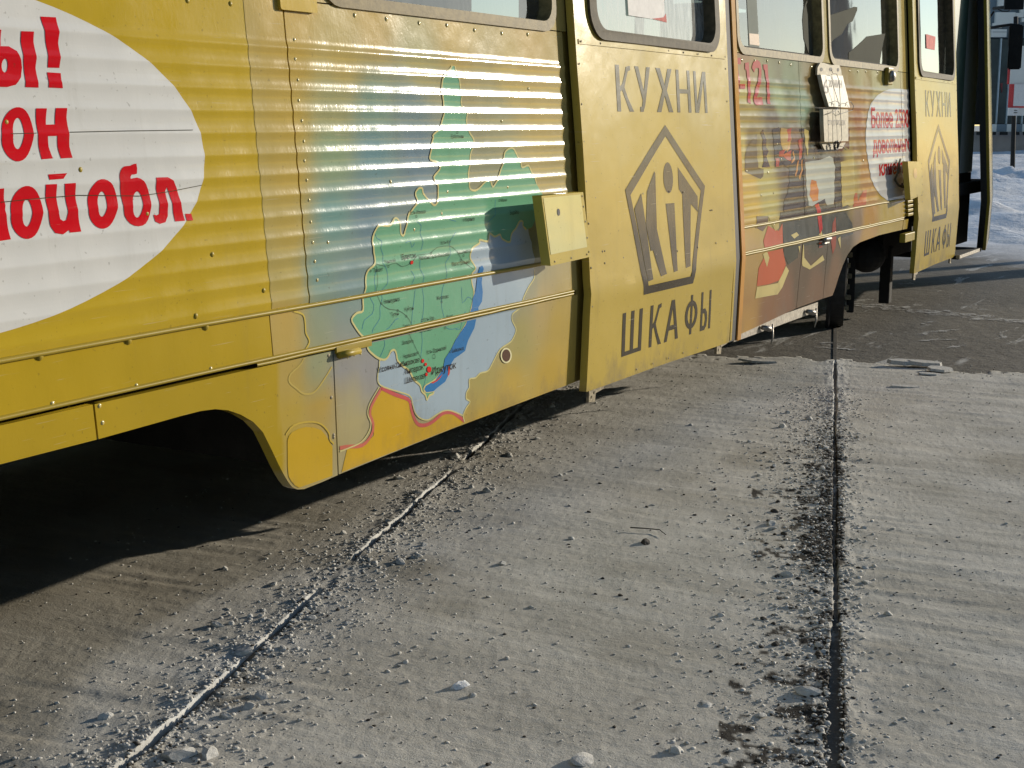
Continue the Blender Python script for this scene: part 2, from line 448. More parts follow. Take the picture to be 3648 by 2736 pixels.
# --- corrugated side panels
ZT = 1.735
def side_poly(x0, x1, z0, z1): return [rect(x0, x1, z0, z1)]
p1 = side("side_panel", side_poly(-3.5, 3.148, .896, ZT), thick=.012, color=lambda x, z: YEL, xstep=.25, label="olive yellow corrugated side panel with the white oval")
p2 = side("side_panel", side_poly(3.154, 4.800, .896, ZT), thick=.012, color=F_MAP, xstep=.03, label="corrugated side panel printed with the northern part of a map")
p3 = side("side_panel", side_poly(6.60, 7.545, .896, ZT), thick=.012, color=F_PIC, xstep=.03, label="corrugated side panel with dark printed picture")
p4 = side("side_panel", side_poly(7.550, 9.655, .896, ZT), thick=.012, color=F_PIC, xstep=.03, label="corrugated side panel behind the white route boards")
p5 = side("side_panel", side_poly(9.661, 9.86, .896, ZT), thick=.012, color=F_PIC, xstep=.05, label="narrow corrugated panel next to the front door")
# vinyl overlap that reaches past the seam
vin = side("vinyl_overlap", side_poly(2.985, 3.146, .898, ZT - .001), off=.0009, color=F_MAP, xstep=.03, parent=p1)
# --- window belt (post and header strips)
def band(name, x0, x1, z0, z1, col, **kw): return side(name, [rect(x0, x1, z0, z1)], color=col, thick=.02, xstep=.2, **kw)
WIN = [(3.35, 4.76, 'w'), (6.615, 7.985, 'w'), (8.085, 9.60, 'w')]
ZW0, ZW1 = 1.755, 2.46
for x0, x1, wins in ((-3.5, 3.16, [(1.55, 2.95), (-.0, 1.4)]), (3.17, 4.835, [(3.33, 4.74)]), (6.60, 9.86, [(6.63, 7.985), (8.10, 9.61)])):
    cont = [rect(x0, x1, ZT + .004, 2.62)] + [rrect(a, b, ZW0 - .012, ZW1, .08)[::-1] for a, b in wins]
    o = side("window_frame_panel", tess(cont), color=lin((176, 156, 92)), thick=.055)
    for a, b in wins:
        fr = side("window_gasket", tess([rrect(a - .012, b + .012, ZW0 - .024, ZW1 + .012, .09), rrect(a + .02, b - .02, ZW0 + .012, ZW1 - .02, .07)[::-1]]),
                  M_GASKET, off=.008, thick=.060)
        gp = side("window_pane", tess([rrect(a - .005, b + .005, ZW0 - .01, ZW1 + .005, .06)]), M_GLASS, off=-.046, smooth=False)
M_FILM = make_plain("torn_grey_film", (.07, .072, .055), .8, 0, .12, 3, spec=.05)
M_FILM2 = make_plain("pale_poster_film", (.26, .28, .25), .8, 0, .12, 3, spec=.05)
M_ORANGE = make_plain("orange_print", (.26, .14, .05), .6, 0, .2, 8)
for nm, m_, l in (("torn_film", M_FILM, [(1255, 180), (1470, 110), (1560, 76), (1592, 80), (1590, 115), (1540, 240), (1480, 270), (1420, 380), (1330, 440), (1280, 500), (1258, 480)]),
                  ("torn_film", M_FILM, [(1492, 690), (1495, 590), (1540, 560), (1640, 470), (1700, 410), (1905, 378), (1880, 500), (1855, 640), (1840, 745)]),
                  ("torn_film", M_FILM, [(975, 230), (985, 110), (1010, 30), (1060, -60), (1015, 60), (1060, 330), (1100, 640), (1050, 620), (990, 440)]),
                  ("poster_strip", M_FILM2, [(345, -60), (455, -60), (490, 560), (375, 545)]), ("poster_strip", M_FILM2, [(150, 250), (260, 265), (235, 330), (265, 500), (180, 490)]),
                  ("orange_patch", M_ORANGE, [(372, 375), (480, 385), (488, 515), (378, 500)])):
    side(nm, tess([W('c4', l, -.045)]), m_, mapf=m_flat, off=-.044 + (.001 if m_ is M_ORANGE else 0), breaks=[])
# --- belt band and mouldings
b1 = side("belt_band", side_poly(-3.5, 2.972, .768, .884), color=lambda x, z: TRY, thick=.01, xstep=.3)
b2 = side("belt_band", side_poly(2.976, 4.800, .768, .884), color=F_MAP, thick=.01, xstep=.03, label="printed belt band below the map panel")
b3 = side("belt_band", side_poly(6.60, 9.70, .768, .884), color=F_PIC, thick=.01, xstep=.03, label="printed belt band in front of the far door")
M_RAIL = M_TRIM
def moulding(x0, x1, z, h=.007, d=.007, label=None):
    bm = bmesh.new(); n = 24; prof = [(-1, 0), (-.8, .7), (0, 1), (.8, .7), (1, 0)]
    rows = []
    for i in range(n + 1):
        x = x0 + (x1 - x0) * i / n; wob = .0008 * math.sin(i * 1.7 + x0)
        rows.append([bm.verts.new((x, D0 + lean(z) - d * b, z + h * a + wob)) for a, b in prof])
    for a, b in zip(rows, rows[1:]):
        for k in range(len(prof) - 1): bm.faces.new((a[k], b[k], b[k + 1], a[k + 1]))
    o = T(bm_obj("belt_moulding", bm, M_RAIL, tram, smooth=True))
    if label: o['label'] = label
for x0, x1 in ((-3.5, 4.76), (6.60, 9.64)):
    moulding(x0, x1, .890, .0065, .009); moulding(x0, x1, .7665, .0055, .008)
    if x0 > 0 or True: moulding(max(x0, 2.9), x1, .756, .005, .006)
# --- skirt panels
sk = []
def skirt(poly, col, label=None, thick=.03, xs=.03):
    o = side("skirt_panel", tess([poly]), color=col, thick=thick, xstep=xs, breaks=[.45, .52, .6, .68, ZBEND]); sk.append(o)
    if label: o['label'] = label
    return o
s1 = skirt([(-3.5, .664), (2.321, .664), (2.312, .750), (-3.5, .750)], lambda x, z: TRY, xs=.3)
arch = [(2.327, .664), (2.50, .667), (2.60, .669), (2.68, .669), (2.735, .664), (2.785, .652), (2.835, .631), (2.885, .602), (2.925, .566), (2.962, .508), (2.99, .462), (3.015, .424),
        (3.033, .400), (3.052, .380), (3.075, .368), (3.105, .362), (3.19, .364), (3.266, .368), (3.240, .747), (2.318, .750)]
s2 = skirt(arch, lambda x, z: TRY if x < 2.992 + (.747 - z) * .06 else F_MAP(x, z), "skirt panel with the rounded wheel arch", .035, .02)
s3 = skirt([(3.272, .369), (3.9, .388), (4.80, .404), (4.80, .750), (3.246, .747)], F_MAP, "printed skirt panel with the lake of the map")
s4 = skirt([(6.585, .357), (7.0, .372), (7.468, .392), (7.503, .750), (6.60, .750)], F_PIC)
s5 = skirt([(7.474, .392), (7.945, .395), (7.968, .750), (7.509, .750)], F_PIC)
s6 = skirt([(7.951, .395), (8.132, .393), (8.180, .435), (8.236, .500), (8.300, .560), (8.380, .615), (8.489, .655), (8.636, .673), (9.06, .688), (9.63, .686), (9.64, .750), (7.974, .750)], F_PIC)
s7 = skirt([(9.646, .686), (9.76, .684), (9.78, .750), (9.652, .750)], F_PIC)
# sill boxes under the far skirt
boxes_l = boxes("sill_rail", [(6.60, 7.95, 2.50, 2.53, .318, .372)], M_STEEL, tram); T(boxes_l)
for x in (6.98, 7.72):
    o = tube("latch", [(x, 2.49, .345), (x + .04, 2.465, .335), (x + .09, 2.47, .32)], [.012, .016, .006], M_STEEL, tram); T(o)
    o = tube("hanging_bolt", [(x + .12, 2.475, .35), (x + .115, 2.47, .28), (x + .09, 2.47, .245)], [.005, .006, .003], M_STEEL, tram); T(o)

# --- generic paint-thin print
LAY = [0]
def pr(name, polys, col, parent, off=.0016, mapf=m_side, mat=M_VINYL, label=None):
    o = surf(name, polys, mat, parent, mapf=mapf, off=off, color=lin(col) if not callable(col) else col)
    if label: o['label'] = label
    return o
# white oval: fit of measured rim
OX, OZ, ORX, ORZ = 1.88, 1.325, .894, .384
oval = tess([ell(OX, OZ, ORX, ORZ, 96)])
pr("white_oval", oval, (208, 209, 208), p1, .0012)
RED = (200, 22, 34)
def c1(p, cls=True, n=2, sm=True):
    q = W('c1', p); return smoothp(q, True, n) if sm else q
def c1e(cx, cy, rx, ry, n=22): return W('c1', ell(cx, cy, rx, ry, n))
red = []
yb = c1([(-60, 298), (50, 300), (100, 330), (130, 390), (138, 440), (128, 500), (92, 550), (40, 564), (-60, 562)], sm=False)
red.append(tess([yb, c1e(25, 425, 20, 45)[::-1]]))
red.append(tess([c1([(-75, 190), (-2, 193), (-2, 297), (-75, 297)], sm=False)]))
for g in ([(128, 202), (210, 205), (212, 270), (228, 380), (225, 440), (242, 568), (157, 565), (150, 440), (140, 350), (130, 270)],
          [(258, 107), (358, 112), (375, 210), (372, 280), (383, 370), (380, 440), (305, 438), (300, 330), (282, 210)],
          [(300, 468), (388, 474), (388, 520), (400, 572), (308, 567)],
          [(222, 702), (292, 702), (292, 808), (352, 806), (350, 700), (424, 700), (425, 760), (438, 860), (445, 950), (460, 1022), (385, 1026), (370, 960), (362, 880), (300, 882), (310, 950), (332, 1026), (260, 1032), (245, 940), (235, 850)],
          [(-90, 1230), (15, 1220), (20, 1290), (30, 1330), (25, 1360), (60, 1550), (-40, 1565)],
          [(308, 1130), (430, 1122), (405, 1158), (315, 1165)],
          [(285, 1195), (358, 1192), (360, 1280), (372, 1380), (385, 1420), (405, 1432), (425, 1425), (432, 1380), (420, 1290), (408, 1190), (480, 1185), (485, 1290), (500, 1390), (518, 1500), (445, 1507), (440, 1490), (400, 1518), (350, 1510), (322, 1465), (305, 1380), (290, 1280)],
          [(1003, 1150), (1080, 1148), (1115, 1170), (1140, 1220), (1160, 1300), (1192, 1430), (1128, 1435), (1110, 1330), (1090, 1250), (1075, 1212), (1065, 1240), (1080, 1330), (1083, 1400), (1065, 1440), (1030, 1450), (1000, 1435), (990, 1390), (1012, 1396), (1028, 1385), (1022, 1300), (1005, 1220)],
          [(1196, 1385), (1235, 1385), (1245, 1428), (1203, 1428)]):
    red.append(tess([c1(g, sm=False)]))
for (cx, cy, rx, ry), (ix, iy, jx, jy) in (((105, 870, 104, 176), (110, 865, 36, 102)), ((165, 1376, 105, 172), (168, 1380, 32, 88)), ((658, 1321, 97, 161), (655, 1322, 30, 82))):
    red.append(tess([c1e(cx, cy, rx, ry, 30), c1e(ix, iy, jx, jy, 20)[::-1]]))
red.append(tess([smoothp(c1([(772, 1215), (768, 1150), (778, 1105), (800, 1078), (838, 1074), (877, 1060), (882, 1125), (848, 1131), (838, 1158), (880, 1150), (922, 1172), (955, 1230), (970, 1310), (966, 1390), (938, 1448), (890, 1466), (840, 1450), (802, 1395), (785, 1300)], sm=False), True, 2), c1e(885, 1325, 33, 85)[::-1]]))
for q in red: pr("red_letter", q, RED, p1, .0022)
# vinyl seams on the oval
pr("film_seam", stroke(W('c1', [(440, 856), (800, 848), (1240, 842)]), .0016) + stroke(W('c1', [(0, 1310), (250, 1285), (500, 1265), (900, 1270), (1100, 1240), (1300, 1200)]), .0016) + stroke(W('c1', [(60, 866), (230, 862)]), .0012), (70, 66, 50), p1, .0030)
# --- the map
CREAM = (206, 198, 140)
GREEN = [('m6', [(1130, 95), (1105, 135), (1040, 200), (1030, 290), (1025, 370), (1045, 450), (1045, 560), (1035, 620), (1010, 700), (940, 775), (945, 800), (925, 880), (915, 960), (915, 1020), (985, 1045), (1000, 1075), (1000, 1120), (950, 1190), (968, 1240), (988, 1290), (992, 1380), (972, 1450), (940, 1465), (890, 1412), (845, 1350), (832, 1305), (800, 1298), (772, 1335), (772, 1375), (788, 1430), (750, 1490), (710, 1560)]),
         ('m1', [(835, 95), (825, 120), (812, 170), (796, 248), (776, 240), (762, 160), (737, 140), (708, 180), (680, 190), (632, 186), (607, 220), (590, 290), (597, 350), (607, 400), (600, 440), (560, 480), (546, 540), (542, 620), (530, 660), (530, 740), (490, 755), (457, 795), (477, 840), (512, 890), (547, 925), (562, 985), (592, 1020), (630, 1048), (668, 1058), (692, 1040), (712, 1002), (735, 995), (747, 1022), (755, 1062), (790, 1100), (830, 1130), (862, 1188), (900, 1222), (912, 1262), (935, 1285), (945, 1318), (960, 1290), (985, 1278), (985, 1262), (940, 1266), (925, 1250), (937, 1225), (1000, 1185), (1058, 1100), (1100, 1000), (1140, 920), (1165, 880), (1200, 820), (1225, 750), (1240, 690), (1250, 620), (1236, 560), (1236, 500), (1256, 462), (1225, 400), (1225, 360), (1242, 330), (1285, 302), (1285, 280), (1340, 290), (1346, 240), (1382, 260), (1415, 246), (1432, 275), (1480, 295), (1492, 240), (1520, 200), (1546, 160), (1566, 165), (1562, 190), (1585, 215), (1620, 200)]),
         ('c2', [(1700, 1330), (1690, 1260), (1655, 1190), (1625, 1120), (1600, 1072), (1560, 1085), (1545, 1045), (1510, 972), (1480, 960), (1450, 985), (1440, 1040), (1425, 1090), (1410, 1140), (1390, 1180), (1370, 1210), (1346, 1165), (1320, 1175), (1282, 1220), (1250, 1235), (1222, 1220), (1213, 1170), (1215, 1090), (1222, 1040), (1230, 980), (1248, 920), (1240, 890), (1212, 850), (1200, 780), (1200, 720), (1168, 680), (1165, 600), (1155, 530), (1142, 500), (1135, 470), (1125, 430)])]
gpoly = [p for c, l in GREEN for p in W(c, l)]
def splitz(polys, z0, z1):
    out = []
    for p in polys:
        c = clip(p, z0, z1)
        if c: out.append(c)
    return out
ZONES = [(p2, .898, ZT), (b2, .770, .882), (s3, .30, .745)]
def print_map(name, polys, col, off):       # print runs over three stacked panels: one piece on each
    for par, z0, z1 in ZONES:
        q = splitz(polys, z0, z1)
        if par is p2 or par is b2: q = [c for c in (clip(p, 3.156 if par is p2 else 2.98, 4.75, 0) for p in q) if c]
        else: q = [c for c in (clip(p, 3.275, 4.74, 0) for p in q) if c]
        if q:
            o = pr(name, q, col, par, off)
            if name in ("map_river", "map_road", "town_ring", "town_name", "city_name", "city_dot", "map_outline"): o["kind"] = "stuff"
BUR = W('m1', [(640, 1062), (636, 1100), (626, 1170), (640, 1222), (735, 1262), (830, 1302), (850, 1350), (866, 1400), (900, 1438), (950, 1450), (1000, 1420), (1050, 1397), (1100, 1395), (1172, 1425), (1180, 1420), (1200, 1370), (1225, 1330), (1200, 1310), (1202, 1270), (1220, 1235), (1220, 1185), (1260, 1175), (1290, 1145), (1340, 1130), (1370, 1080), (1420, 990), (1490, 940), (1520, 880), (1520, 850), (1497, 800), (1502, 760), (1550, 720), (1570, 660), (1602, 590), (1640, 530), (1642, 480), (1640, 400), (1620, 300), (1600, 215), (1560, 130), (1500, 200), (1480, 290), (1400, 200), (1200, 300), (1200, 800), (1000, 1150), (900, 1200), (800, 1060), (735, 985), (690, 1050)])
print_map("map_province", tess([BUR]), (160, 178, 192), .0008)
MONG = W('m1', [(648, 1250), (740, 1290), (826, 1322), (850, 1420), (880, 1478), (925, 1492), (1000, 1460), (1055, 1410), (1108, 1408), (1182, 1462)]) + [(3.955, .3925), (3.60, .3815), (3.285, .3735)] + W('m1', [(430, 1632), (540, 1612), (600, 1550), (606, 1480), (584, 1420), (590, 1340)])
print_map("map_country", tess([MONG]), (200, 162, 46), .0009)
print_map("map_country_edge", stroke(smoothp(W('m1', [(300, 1650), (420, 1622), (528, 1612), (588, 1540), (597, 1470), (576, 1410), (592, 1345), (650, 1245)]), False) + W('m1', [(655, 1246)]), .012), (198, 112, 96), .0014)
print_map("map_country_edge", stroke(smoothp(W('m1', [(650, 1240), (740, 1284), (826, 1316), (842, 1370), (860, 1430), (888, 1476), (935, 1482), (990, 1455), (1050, 1405), (1108, 1400), (1150, 1425), (1188, 1455)]), False), .0125), (198, 92, 92), .0014)
print_map("map_green_region", tess([gpoly]), (110, 168, 134), .0013)
for c, l in (('m6', GREEN[0][1]), ('m1', GREEN[1][1][:-1]), ('c2', GREEN[2][1][2:])):
    print_map("map_outline", stroke(smoothp(W(c, l), False, 3), .0068), CREAM, .0021)
print_map("map_outline", stroke(smoothp(W('m1', [(1640, 480), (1640, 530), (1602, 590), (1570, 660), (1550, 720), (1502, 760), (1497, 800), (1520, 850), (1520, 880), (1490, 940), (1420, 990), (1370, 1080), (1340, 1130), (1290, 1145), (1260, 1175), (1220, 1185), (1220, 1235), (1202, 1270), (1200, 1310), (1225, 1330), (1200, 1370), (1180, 1420), (1190, 1460)]), False), .0055), CREAM, .0019)
print_map("map_outline", stroke(smoothp(W('m1', [(668, 1055), (640, 1062), (636, 1100), (626, 1170), (642, 1222), (735, 1258), (832, 1290), (852, 1345), (868, 1400), (900, 1436), (950, 1448), (1000, 1418), (1050, 1390), (1102, 1388), (1180, 1420)]), False), .0045), CREAM, .0019)
print_map("map_outline", stroke(smoothp(W('m1', [(372, 1655), (450, 1625), (520, 1590), (565, 1530), (583, 1470), (562, 1410), (575, 1340), (636, 1235)]), False), .0045), CREAM, .0020)
print_map("map_lake", tess([W('m1', [(1280, 457), (1298, 446), (1308, 470), (1299, 560), (1306, 620), (1301, 680), (1277, 720), (1282, 760), (1262, 800), (1252, 850), (1227, 900), (1212, 930), (1202, 960), (1192, 1000), (1152, 1030), (1122, 1050), (1097, 1090), (1087, 1150), (1062, 1200), (1010, 1240), (985, 1263), (940, 1268), (927, 1250), (937, 1227), (1000, 1190), (1050, 1110), (1060, 1052), (1100, 992), (1130, 930), (1160, 882), (1195, 832), (1215, 772), (1235, 720), (1242, 660), (1262, 600), (1271, 520)])]), (52, 118, 178), .0024)
print_map("map_shore", tess([W('m1', [(965, 1208), (1000, 1192), (1045, 1150), (1030, 1175), (1010, 1195), (985, 1210)])]) + tess([W('m1', [(1085, 1100), (1095, 1100), (1090, 1150), (1078, 1165)])]), (200, 70, 60), .0028)
def cren(c, cx, cy, rx, ry, wd): return stroke(W(c, ell(cx, cy, rx, ry, 16)), wd, True)
print_map("fuel_hole_ring", tess([W('m1', ell(1457, 1030, 36, 50, 22))]), (226, 220, 178), .0028)
print_map("fuel_hole", tess([W('m1', ell(1457, 1030, 27, 40, 22))]), (92, 66, 52), .0034)
dots = []
for x, y, rx, ry in ((840, 427, 10, 13), (916, 1065, 9, 13), (935, 1087, 8, 11), (957, 1120, 14, 20), (940, 1152, 8, 12)): dots += tess([W('m1', ell(x, y, rx, ry, 14))])
print_map("city_dot", dots, (214, 40, 34), .0034)
riv = []
for l in ([(605, 235), (620, 270), (650, 290), (640, 330), (660, 380), (655, 430), (680, 470), (690, 520), (680, 570), (650, 610), (655, 660), (640, 720), (640, 790), (600, 850), (590, 885)],
          [(615, 470), (600, 560), (610, 620), (570, 640), (600, 700), (590, 760), (540, 800), (525, 860)],
          [(870, 160), (905, 190), (900, 240), (915, 300), (905, 350)], [(1385, 20), (1382, 120), (1340, 165), (1355, 230)],
          [(1130, 230), (1090, 290), (1095, 370), (1065, 430), (1070, 520), (1045, 600), (1040, 680), (1045, 740), (1062, 800), (1070, 850), (1110, 860), (1150, 850)],
          [(870, 590), (860, 680), (850, 760), (845, 830)], [(895, 410), (900, 470), (920, 520), (915, 600), (925, 660), (920, 760), (905, 840), (915, 930), (905, 1040)],
          [(840, 480), (860, 520), (845, 570), (870, 600)], [(1170, 590), (1175, 690), (1210, 650), (1240, 670)], [(680, 860), (700, 850), (740, 800), (760, 790)],
          [(665, 920), (672, 960), (655, 1010), (640, 1040)], [(1060, 130), (1090, 150), (1130, 160)], [(800, 300), (830, 290), (845, 330), (860, 300)],
          [(940, 1160), (930, 1210), (918, 1240)], [(1200, 745), (1180, 770), (1160, 860), (1130, 855)]):
    riv += stroke(smoothp(W('m1', l), False, 2), .0016)
print_map("map_river", riv, (66, 128, 168), .0019)
roads = []
for l in ([(607, 435), (660, 450), (690, 445), (740, 430), (780, 455), (840, 430), (880, 380), (960, 370), (1010, 330), (1090, 320), (1130, 350), (1170, 410), (1240, 470)],
          [(607, 440), (625, 520), (615, 600), (645, 690), (700, 730), (755, 737), (810, 772), (845, 830), (830, 885), (852, 938), (886, 1010), (916, 1062)]):
    roads += stroke(smoothp(W('m1', l), False, 2), .0014)
print_map("map_road", roads, (70, 90, 74), .0022)
rings = []
for x, y in ((1410, 25), (1178, 152), (875, 128), (577, 482), (690, 452), (1178, 383), (1163, 413), (650, 692), (755, 738), (1040, 682), (810, 775), (913, 803), (828, 888), (852, 938), (886, 1013), (1095, 1006), (1062, 851), (970, 370)): rings += cren('m1', x, y, 5, 7, .0013)
rings += cren('m1', 990, 1037, 9, 14, .0013) + cren('m6', 1175, 752, 8, 11, .0013)
print_map("town_ring", rings, (60, 70, 56), .0026)
def label_on(s, c, x, y, hpx, wpx=None, bold=.0):
    X, Z = W(c, [(x, y)])[0]; X2, Z2 = W(c, [(x, y - hpx)])[0]
    h = Z2 - Z
    q = text_polys(s, 0, 0, h, 1.0, 0, 'LEFT', bold)
    if wpx:
        Xr = W(c, [(x + wpx, y)])[0][0]; wd = max(p[0] for f in q for p in f); k = (Xr - X) / wd
    else: k = .8
    return [[(X + a * k, Z + b) for a, b in f] for f in q]
TXT = []
for s, x, y, h, wd in (("Усть-Илимск", 832, 118, 26, 106), ("Киренск", 1187, 162, 26, 64), ("Мама", 1418, 34, 20, 42), ("Бодайбо", 1476, 118, 26, 58), ("Усть-Кут", 1030, 312, 24, 68),
                       ("Железногорск-Илимский", 888, 412, 28, 200), ("Казачинское", 1140, 374, 28, 86), ("Магистральный", 1106, 452, 28, 118), ("Чунский", 665, 434, 24, 72), ("Тайшет", 592, 492, 28, 66),
                       ("Жигалово", 1008, 672, 26, 78), ("Нижнеудинск", 665, 696, 30, 106), ("Куйтун", 800, 744, 26, 58), ("Тулун", 712, 778, 26, 50), ("Усть-Уда", 920, 812, 26, 72), ("Качуг", 1072, 790, 22, 42),
                       ("Саянск", 790, 852, 22, 44), ("Балаганск", 896, 884, 26, 82), ("Зима", 778, 904, 24, 40), ("Залари", 782, 962, 26, 60), ("Черемхово", 788, 1052, 28, 90), ("Усть-Ордынский", 940, 1024, 28, 128), ("Байкальск", 1104, 1014, 26, 78)):
    TXT += label_on(s, 'm1', x, y, h, wd)
TXT += label_on("Ербогачен", 'm6', 1118, 808, 36, 124)
print_map("town_name", TXT, (52, 56, 46), .0030)
BIG = []
for s, x, y, h, wd in (("Братск", 778, 408, 34, 94), ("Усолье-Сибирское", 626, 1142, 36, 268), ("Ангарск", 800, 1152, 38, 120), ("Шелехов", 802, 1212, 38, 126), ("Иркутск", 972, 1156, 48, 158)):
    BIG += label_on(s, 'm1', x, y, h, wd, .008)
print_map("city_name", BIG, (48, 36, 30), .0038)
# faint outlines on the arch panel and the belt
def print_on(name, par, polys, col, off, x0, x1, z0, z1):
    q = [c for c in (clip(p, z0, z1) for p in polys) if c]; q = [c for c in (clip(p, x0, x1, 0) for p in q) if c]
    if q: pr(name, q, col, par, off)
lob = stroke(smoothp(W('c8', [(1985, 640), (1950, 720), (1880, 790), (1875, 840), (1920, 880), (1960, 912), (2010, 915), (2050, 890), (2100, 820), (2150, 740)]), False), .0055)
print_on("map_outline", s2, lob, (190, 170, 96), .0009, 2.995, 3.238, .3, .746)
print_on("map_outline", b2, stroke(smoothp(W('c8', [(1900, 380), (1960, 400), (1975, 450), (1980, 520), (2000, 560), (2000, 590), (1980, 625)]), False), .0055), (200, 178, 84), .0016, 2.98, 3.3, .77, .882)
print_on("map_yellow_patch", s2, tess([smoothp(W('c8', [(1852, 1290), (1862, 1215), (1890, 1165), (1980, 1130), (2080, 1150), (2130, 1220), (2180, 1290), (2260, 1300)]), False, 2) + [(3.238, .372), (3.16, .3665), (3.11, .3655), (3.082, .371), (3.062, .383), (3.045, .400), (3.034, .416)]]), (194, 160, 48), .0012, 3.03, 3.239, .372, .55)
print_on("map_outline", s2, stroke(smoothp(W('c8', [(1850, 1180), (1900, 1120), (2000, 1096), (2080, 1112), (2130, 1170), (2140, 1220), (2200, 1260)]), False), .0055), (196, 170, 76), .0018, 2.99, 3.245, .3, .746)

# --- dark picture on the far panels
PZ = [(p3, 6.602, 7.543, .898, ZT), (p4, 7.552, 9.653, .898, ZT), (p5, 9.663, 9.85, .898, ZT), (b3, 6.602, 9.69, .770, .882), (s4, 6.60, 7.465, .36, .746), (s5, 7.512, 7.94, .398, .746), (s6, 7.976, 9.62, .40, .746)]
def print_pic(name, polys, col, off, joined=False):
    for par, x0, x1, z0, z1 in PZ:
        q = [c for c in (clip(p, z0, z1) for p in polys) if c]; q = [c for c in (clip(p, x0, x1, 0) for p in q) if c]
        if q:
            o = pr(name, q, col, par, off)
            if joined or name == "red_lettering": o["kind"] = "stuff"
def m8(l): return tess([W('m8', l)])
def c6(l): return tess([W('c6', l)])
DK = (62, 46, 36)
print_pic("printed_picture", m8([(195, 600), (190, 480), (200, 330), (260, 210), (350, 100), (345, 240), (355, 420), (370, 540), (440, 560), (430, 660), (400, 690), (280, 640)]), (104, 84, 44), .0010)
print_pic("printed_picture", m8([(430, 40), (470, 170), (475, 280), (500, 330), (480, 390), (495, 470), (530, 540), (420, 540), (440, 420), (420, 300), (425, 180), (400, 90)]), (78, 52, 40), .0012)
print_pic("printed_picture", m8([(550, 40), (640, 10), (660, 160), (700, 320), (790, 300), (960, 330), (960, 180), (900, 30), (970, 30), (975, 560), (985, 900), (1005, 1170), (640, 1235), (660, 1130), (705, 1125), (700, 1000), (755, 860), (775, 720), (770, 560), (700, 500), (590, 540), (575, 300)]), DK, .0012)
print_pic("printed_picture", m8([(660, 20), (790, 40), (800, 180), (780, 300), (690, 330), (655, 170)]), (176, 142, 70), .0016)
for q_ in (m8([(740, 40), (800, 20), (790, 200), (745, 200), (760, 120)]), m8([(640, 330), (720, 300), (700, 370), (800, 310), (790, 460), (740, 440), (700, 400), (640, 395)]), m8([(890, 180), (950, 150), (940, 400), (900, 450), (905, 300)]), m8([(590, 420), (640, 420), (640, 530), (600, 530)])): print_pic("printed_picture", q_, (168, 64, 36), .0018)
print_pic("printed_picture", stroke(smoothp(W('m8', [(890, 450), (880, 530), (855, 650)]), False), .02) + stroke(smoothp(W('m8', [(935, 440), (940, 560), (905, 690)]), False), .02) + stroke(smoothp(W('m8', [(820, 330), (840, 420), (800, 470)]), False), .016) + stroke(smoothp(W('m8', [(780, 180), (770, 260), (740, 330)]), False), .012), (196, 138, 78), .0020, True)
print_pic("printed_picture", m8([(985, 470), (1180, 440), (1300, 390), (1350, 420), (1380, 560), (1375, 800), (1360, 1020), (1270, 1030), (1235, 960), (1150, 1000), (1080, 1050), (1030, 1040), (1000, 800)]), (182, 184, 172), .0012)
print_pic("printed_picture", m8([(1060, 700), (1130, 720), (1160, 860), (1150, 970), (1080, 990), (1040, 900)]), (196, 120, 50), .0018)
print_pic("printed_picture", m8([(1360, 400), (1440, 410), (1450, 620), (1460, 1060), (1380, 1070), (1365, 800), (1375, 560)]) + m8([(990, 1050), (1080, 1050), (1160, 1000), (1235, 950), (1270, 1040), (1370, 1030), (1370, 1110), (1010, 1170)]), (66, 52, 40), .0016)
print_pic("printed_picture", m8([(1110, 1030), (1160, 1010), (1200, 1160), (1215, 1340), (1180, 1420), (1160, 1280), (1140, 1130)]), (186, 40, 30), .0020)
print_pic("printed_picture", m8([(1030, 60), (970, 30), (985, 250), (1020, 410), (1020, 300)]), (186, 168, 102), .0018)
print_pic("printed_picture", m8([(1385, 40), (1570, 30), (1560, 300), (1500, 260), (1470, 330), (1380, 300)]), (112, 70, 42), .0012)
print_pic("printed_picture", m8([(1450, 470), (1620, 420), (1640, 870), (1620, 1000), (1600, 1070), (1540, 1030), (1470, 1060)]), (182, 162, 92), .0012)
print_pic("printed_picture", m8([(1630, 880), (1660, 870), (1680, 980), (1740, 850), (1790, 830), (1780, 1050), (1610, 1080)]), (184, 96, 46), .0018)
print_pic("printed_picture", m8([(345, 1180), (490, 1180), (500, 1290), (430, 1380), (345, 1330)]), (112, 92, 70), .0012)
print_pic("printed_picture", c6([(440, 720), (480, 745), (530, 765), (560, 700), (565, 930), (590, 1050), (540, 1180), (440, 1215), (345, 1230), (360, 1080), (420, 960), (400, 850)]), (190, 92, 56), .0014)
print_pic("printed_picture", c6([(395, 960), (430, 935), (450, 990), (430, 1070)]) + c6([(590, 1060), (615, 1100), (560, 1240), (520, 1300), (330, 1335), (345, 1240), (520, 1205), (560, 1130)]) + c6([(695, 895), (740, 880), (745, 990), (800, 1060), (900, 970), (915, 1010), (790, 1090), (730, 1060)]) + c6([(1028, 830), (1050, 810), (1052, 915)]) + c6([(632, 800), (680, 775), (700, 800), (660, 830)]) + c6([(865, 800), (890, 765), (900, 800)]), (200, 184, 122), .0018)
print_pic("printed_picture", c6([(435, 640), (530, 640), (530, 740), (500, 765)]), (184, 166, 96), .0019)
print_pic("printed_picture", c6([(560, 700), (870, 640), (1090, 600), (1150, 700), (1160, 790), (1040, 830), (900, 860), (700, 900), (690, 990), (610, 1050), (570, 960)]), (66, 66, 54), .0011)
print_pic("printed_picture", c6([(870, 850), (890, 840), (900, 900), (870, 910)]) + c6([(985, 700), (1010, 640), (1010, 900), (985, 960), (970, 850)]), (150, 70, 50), .0016)
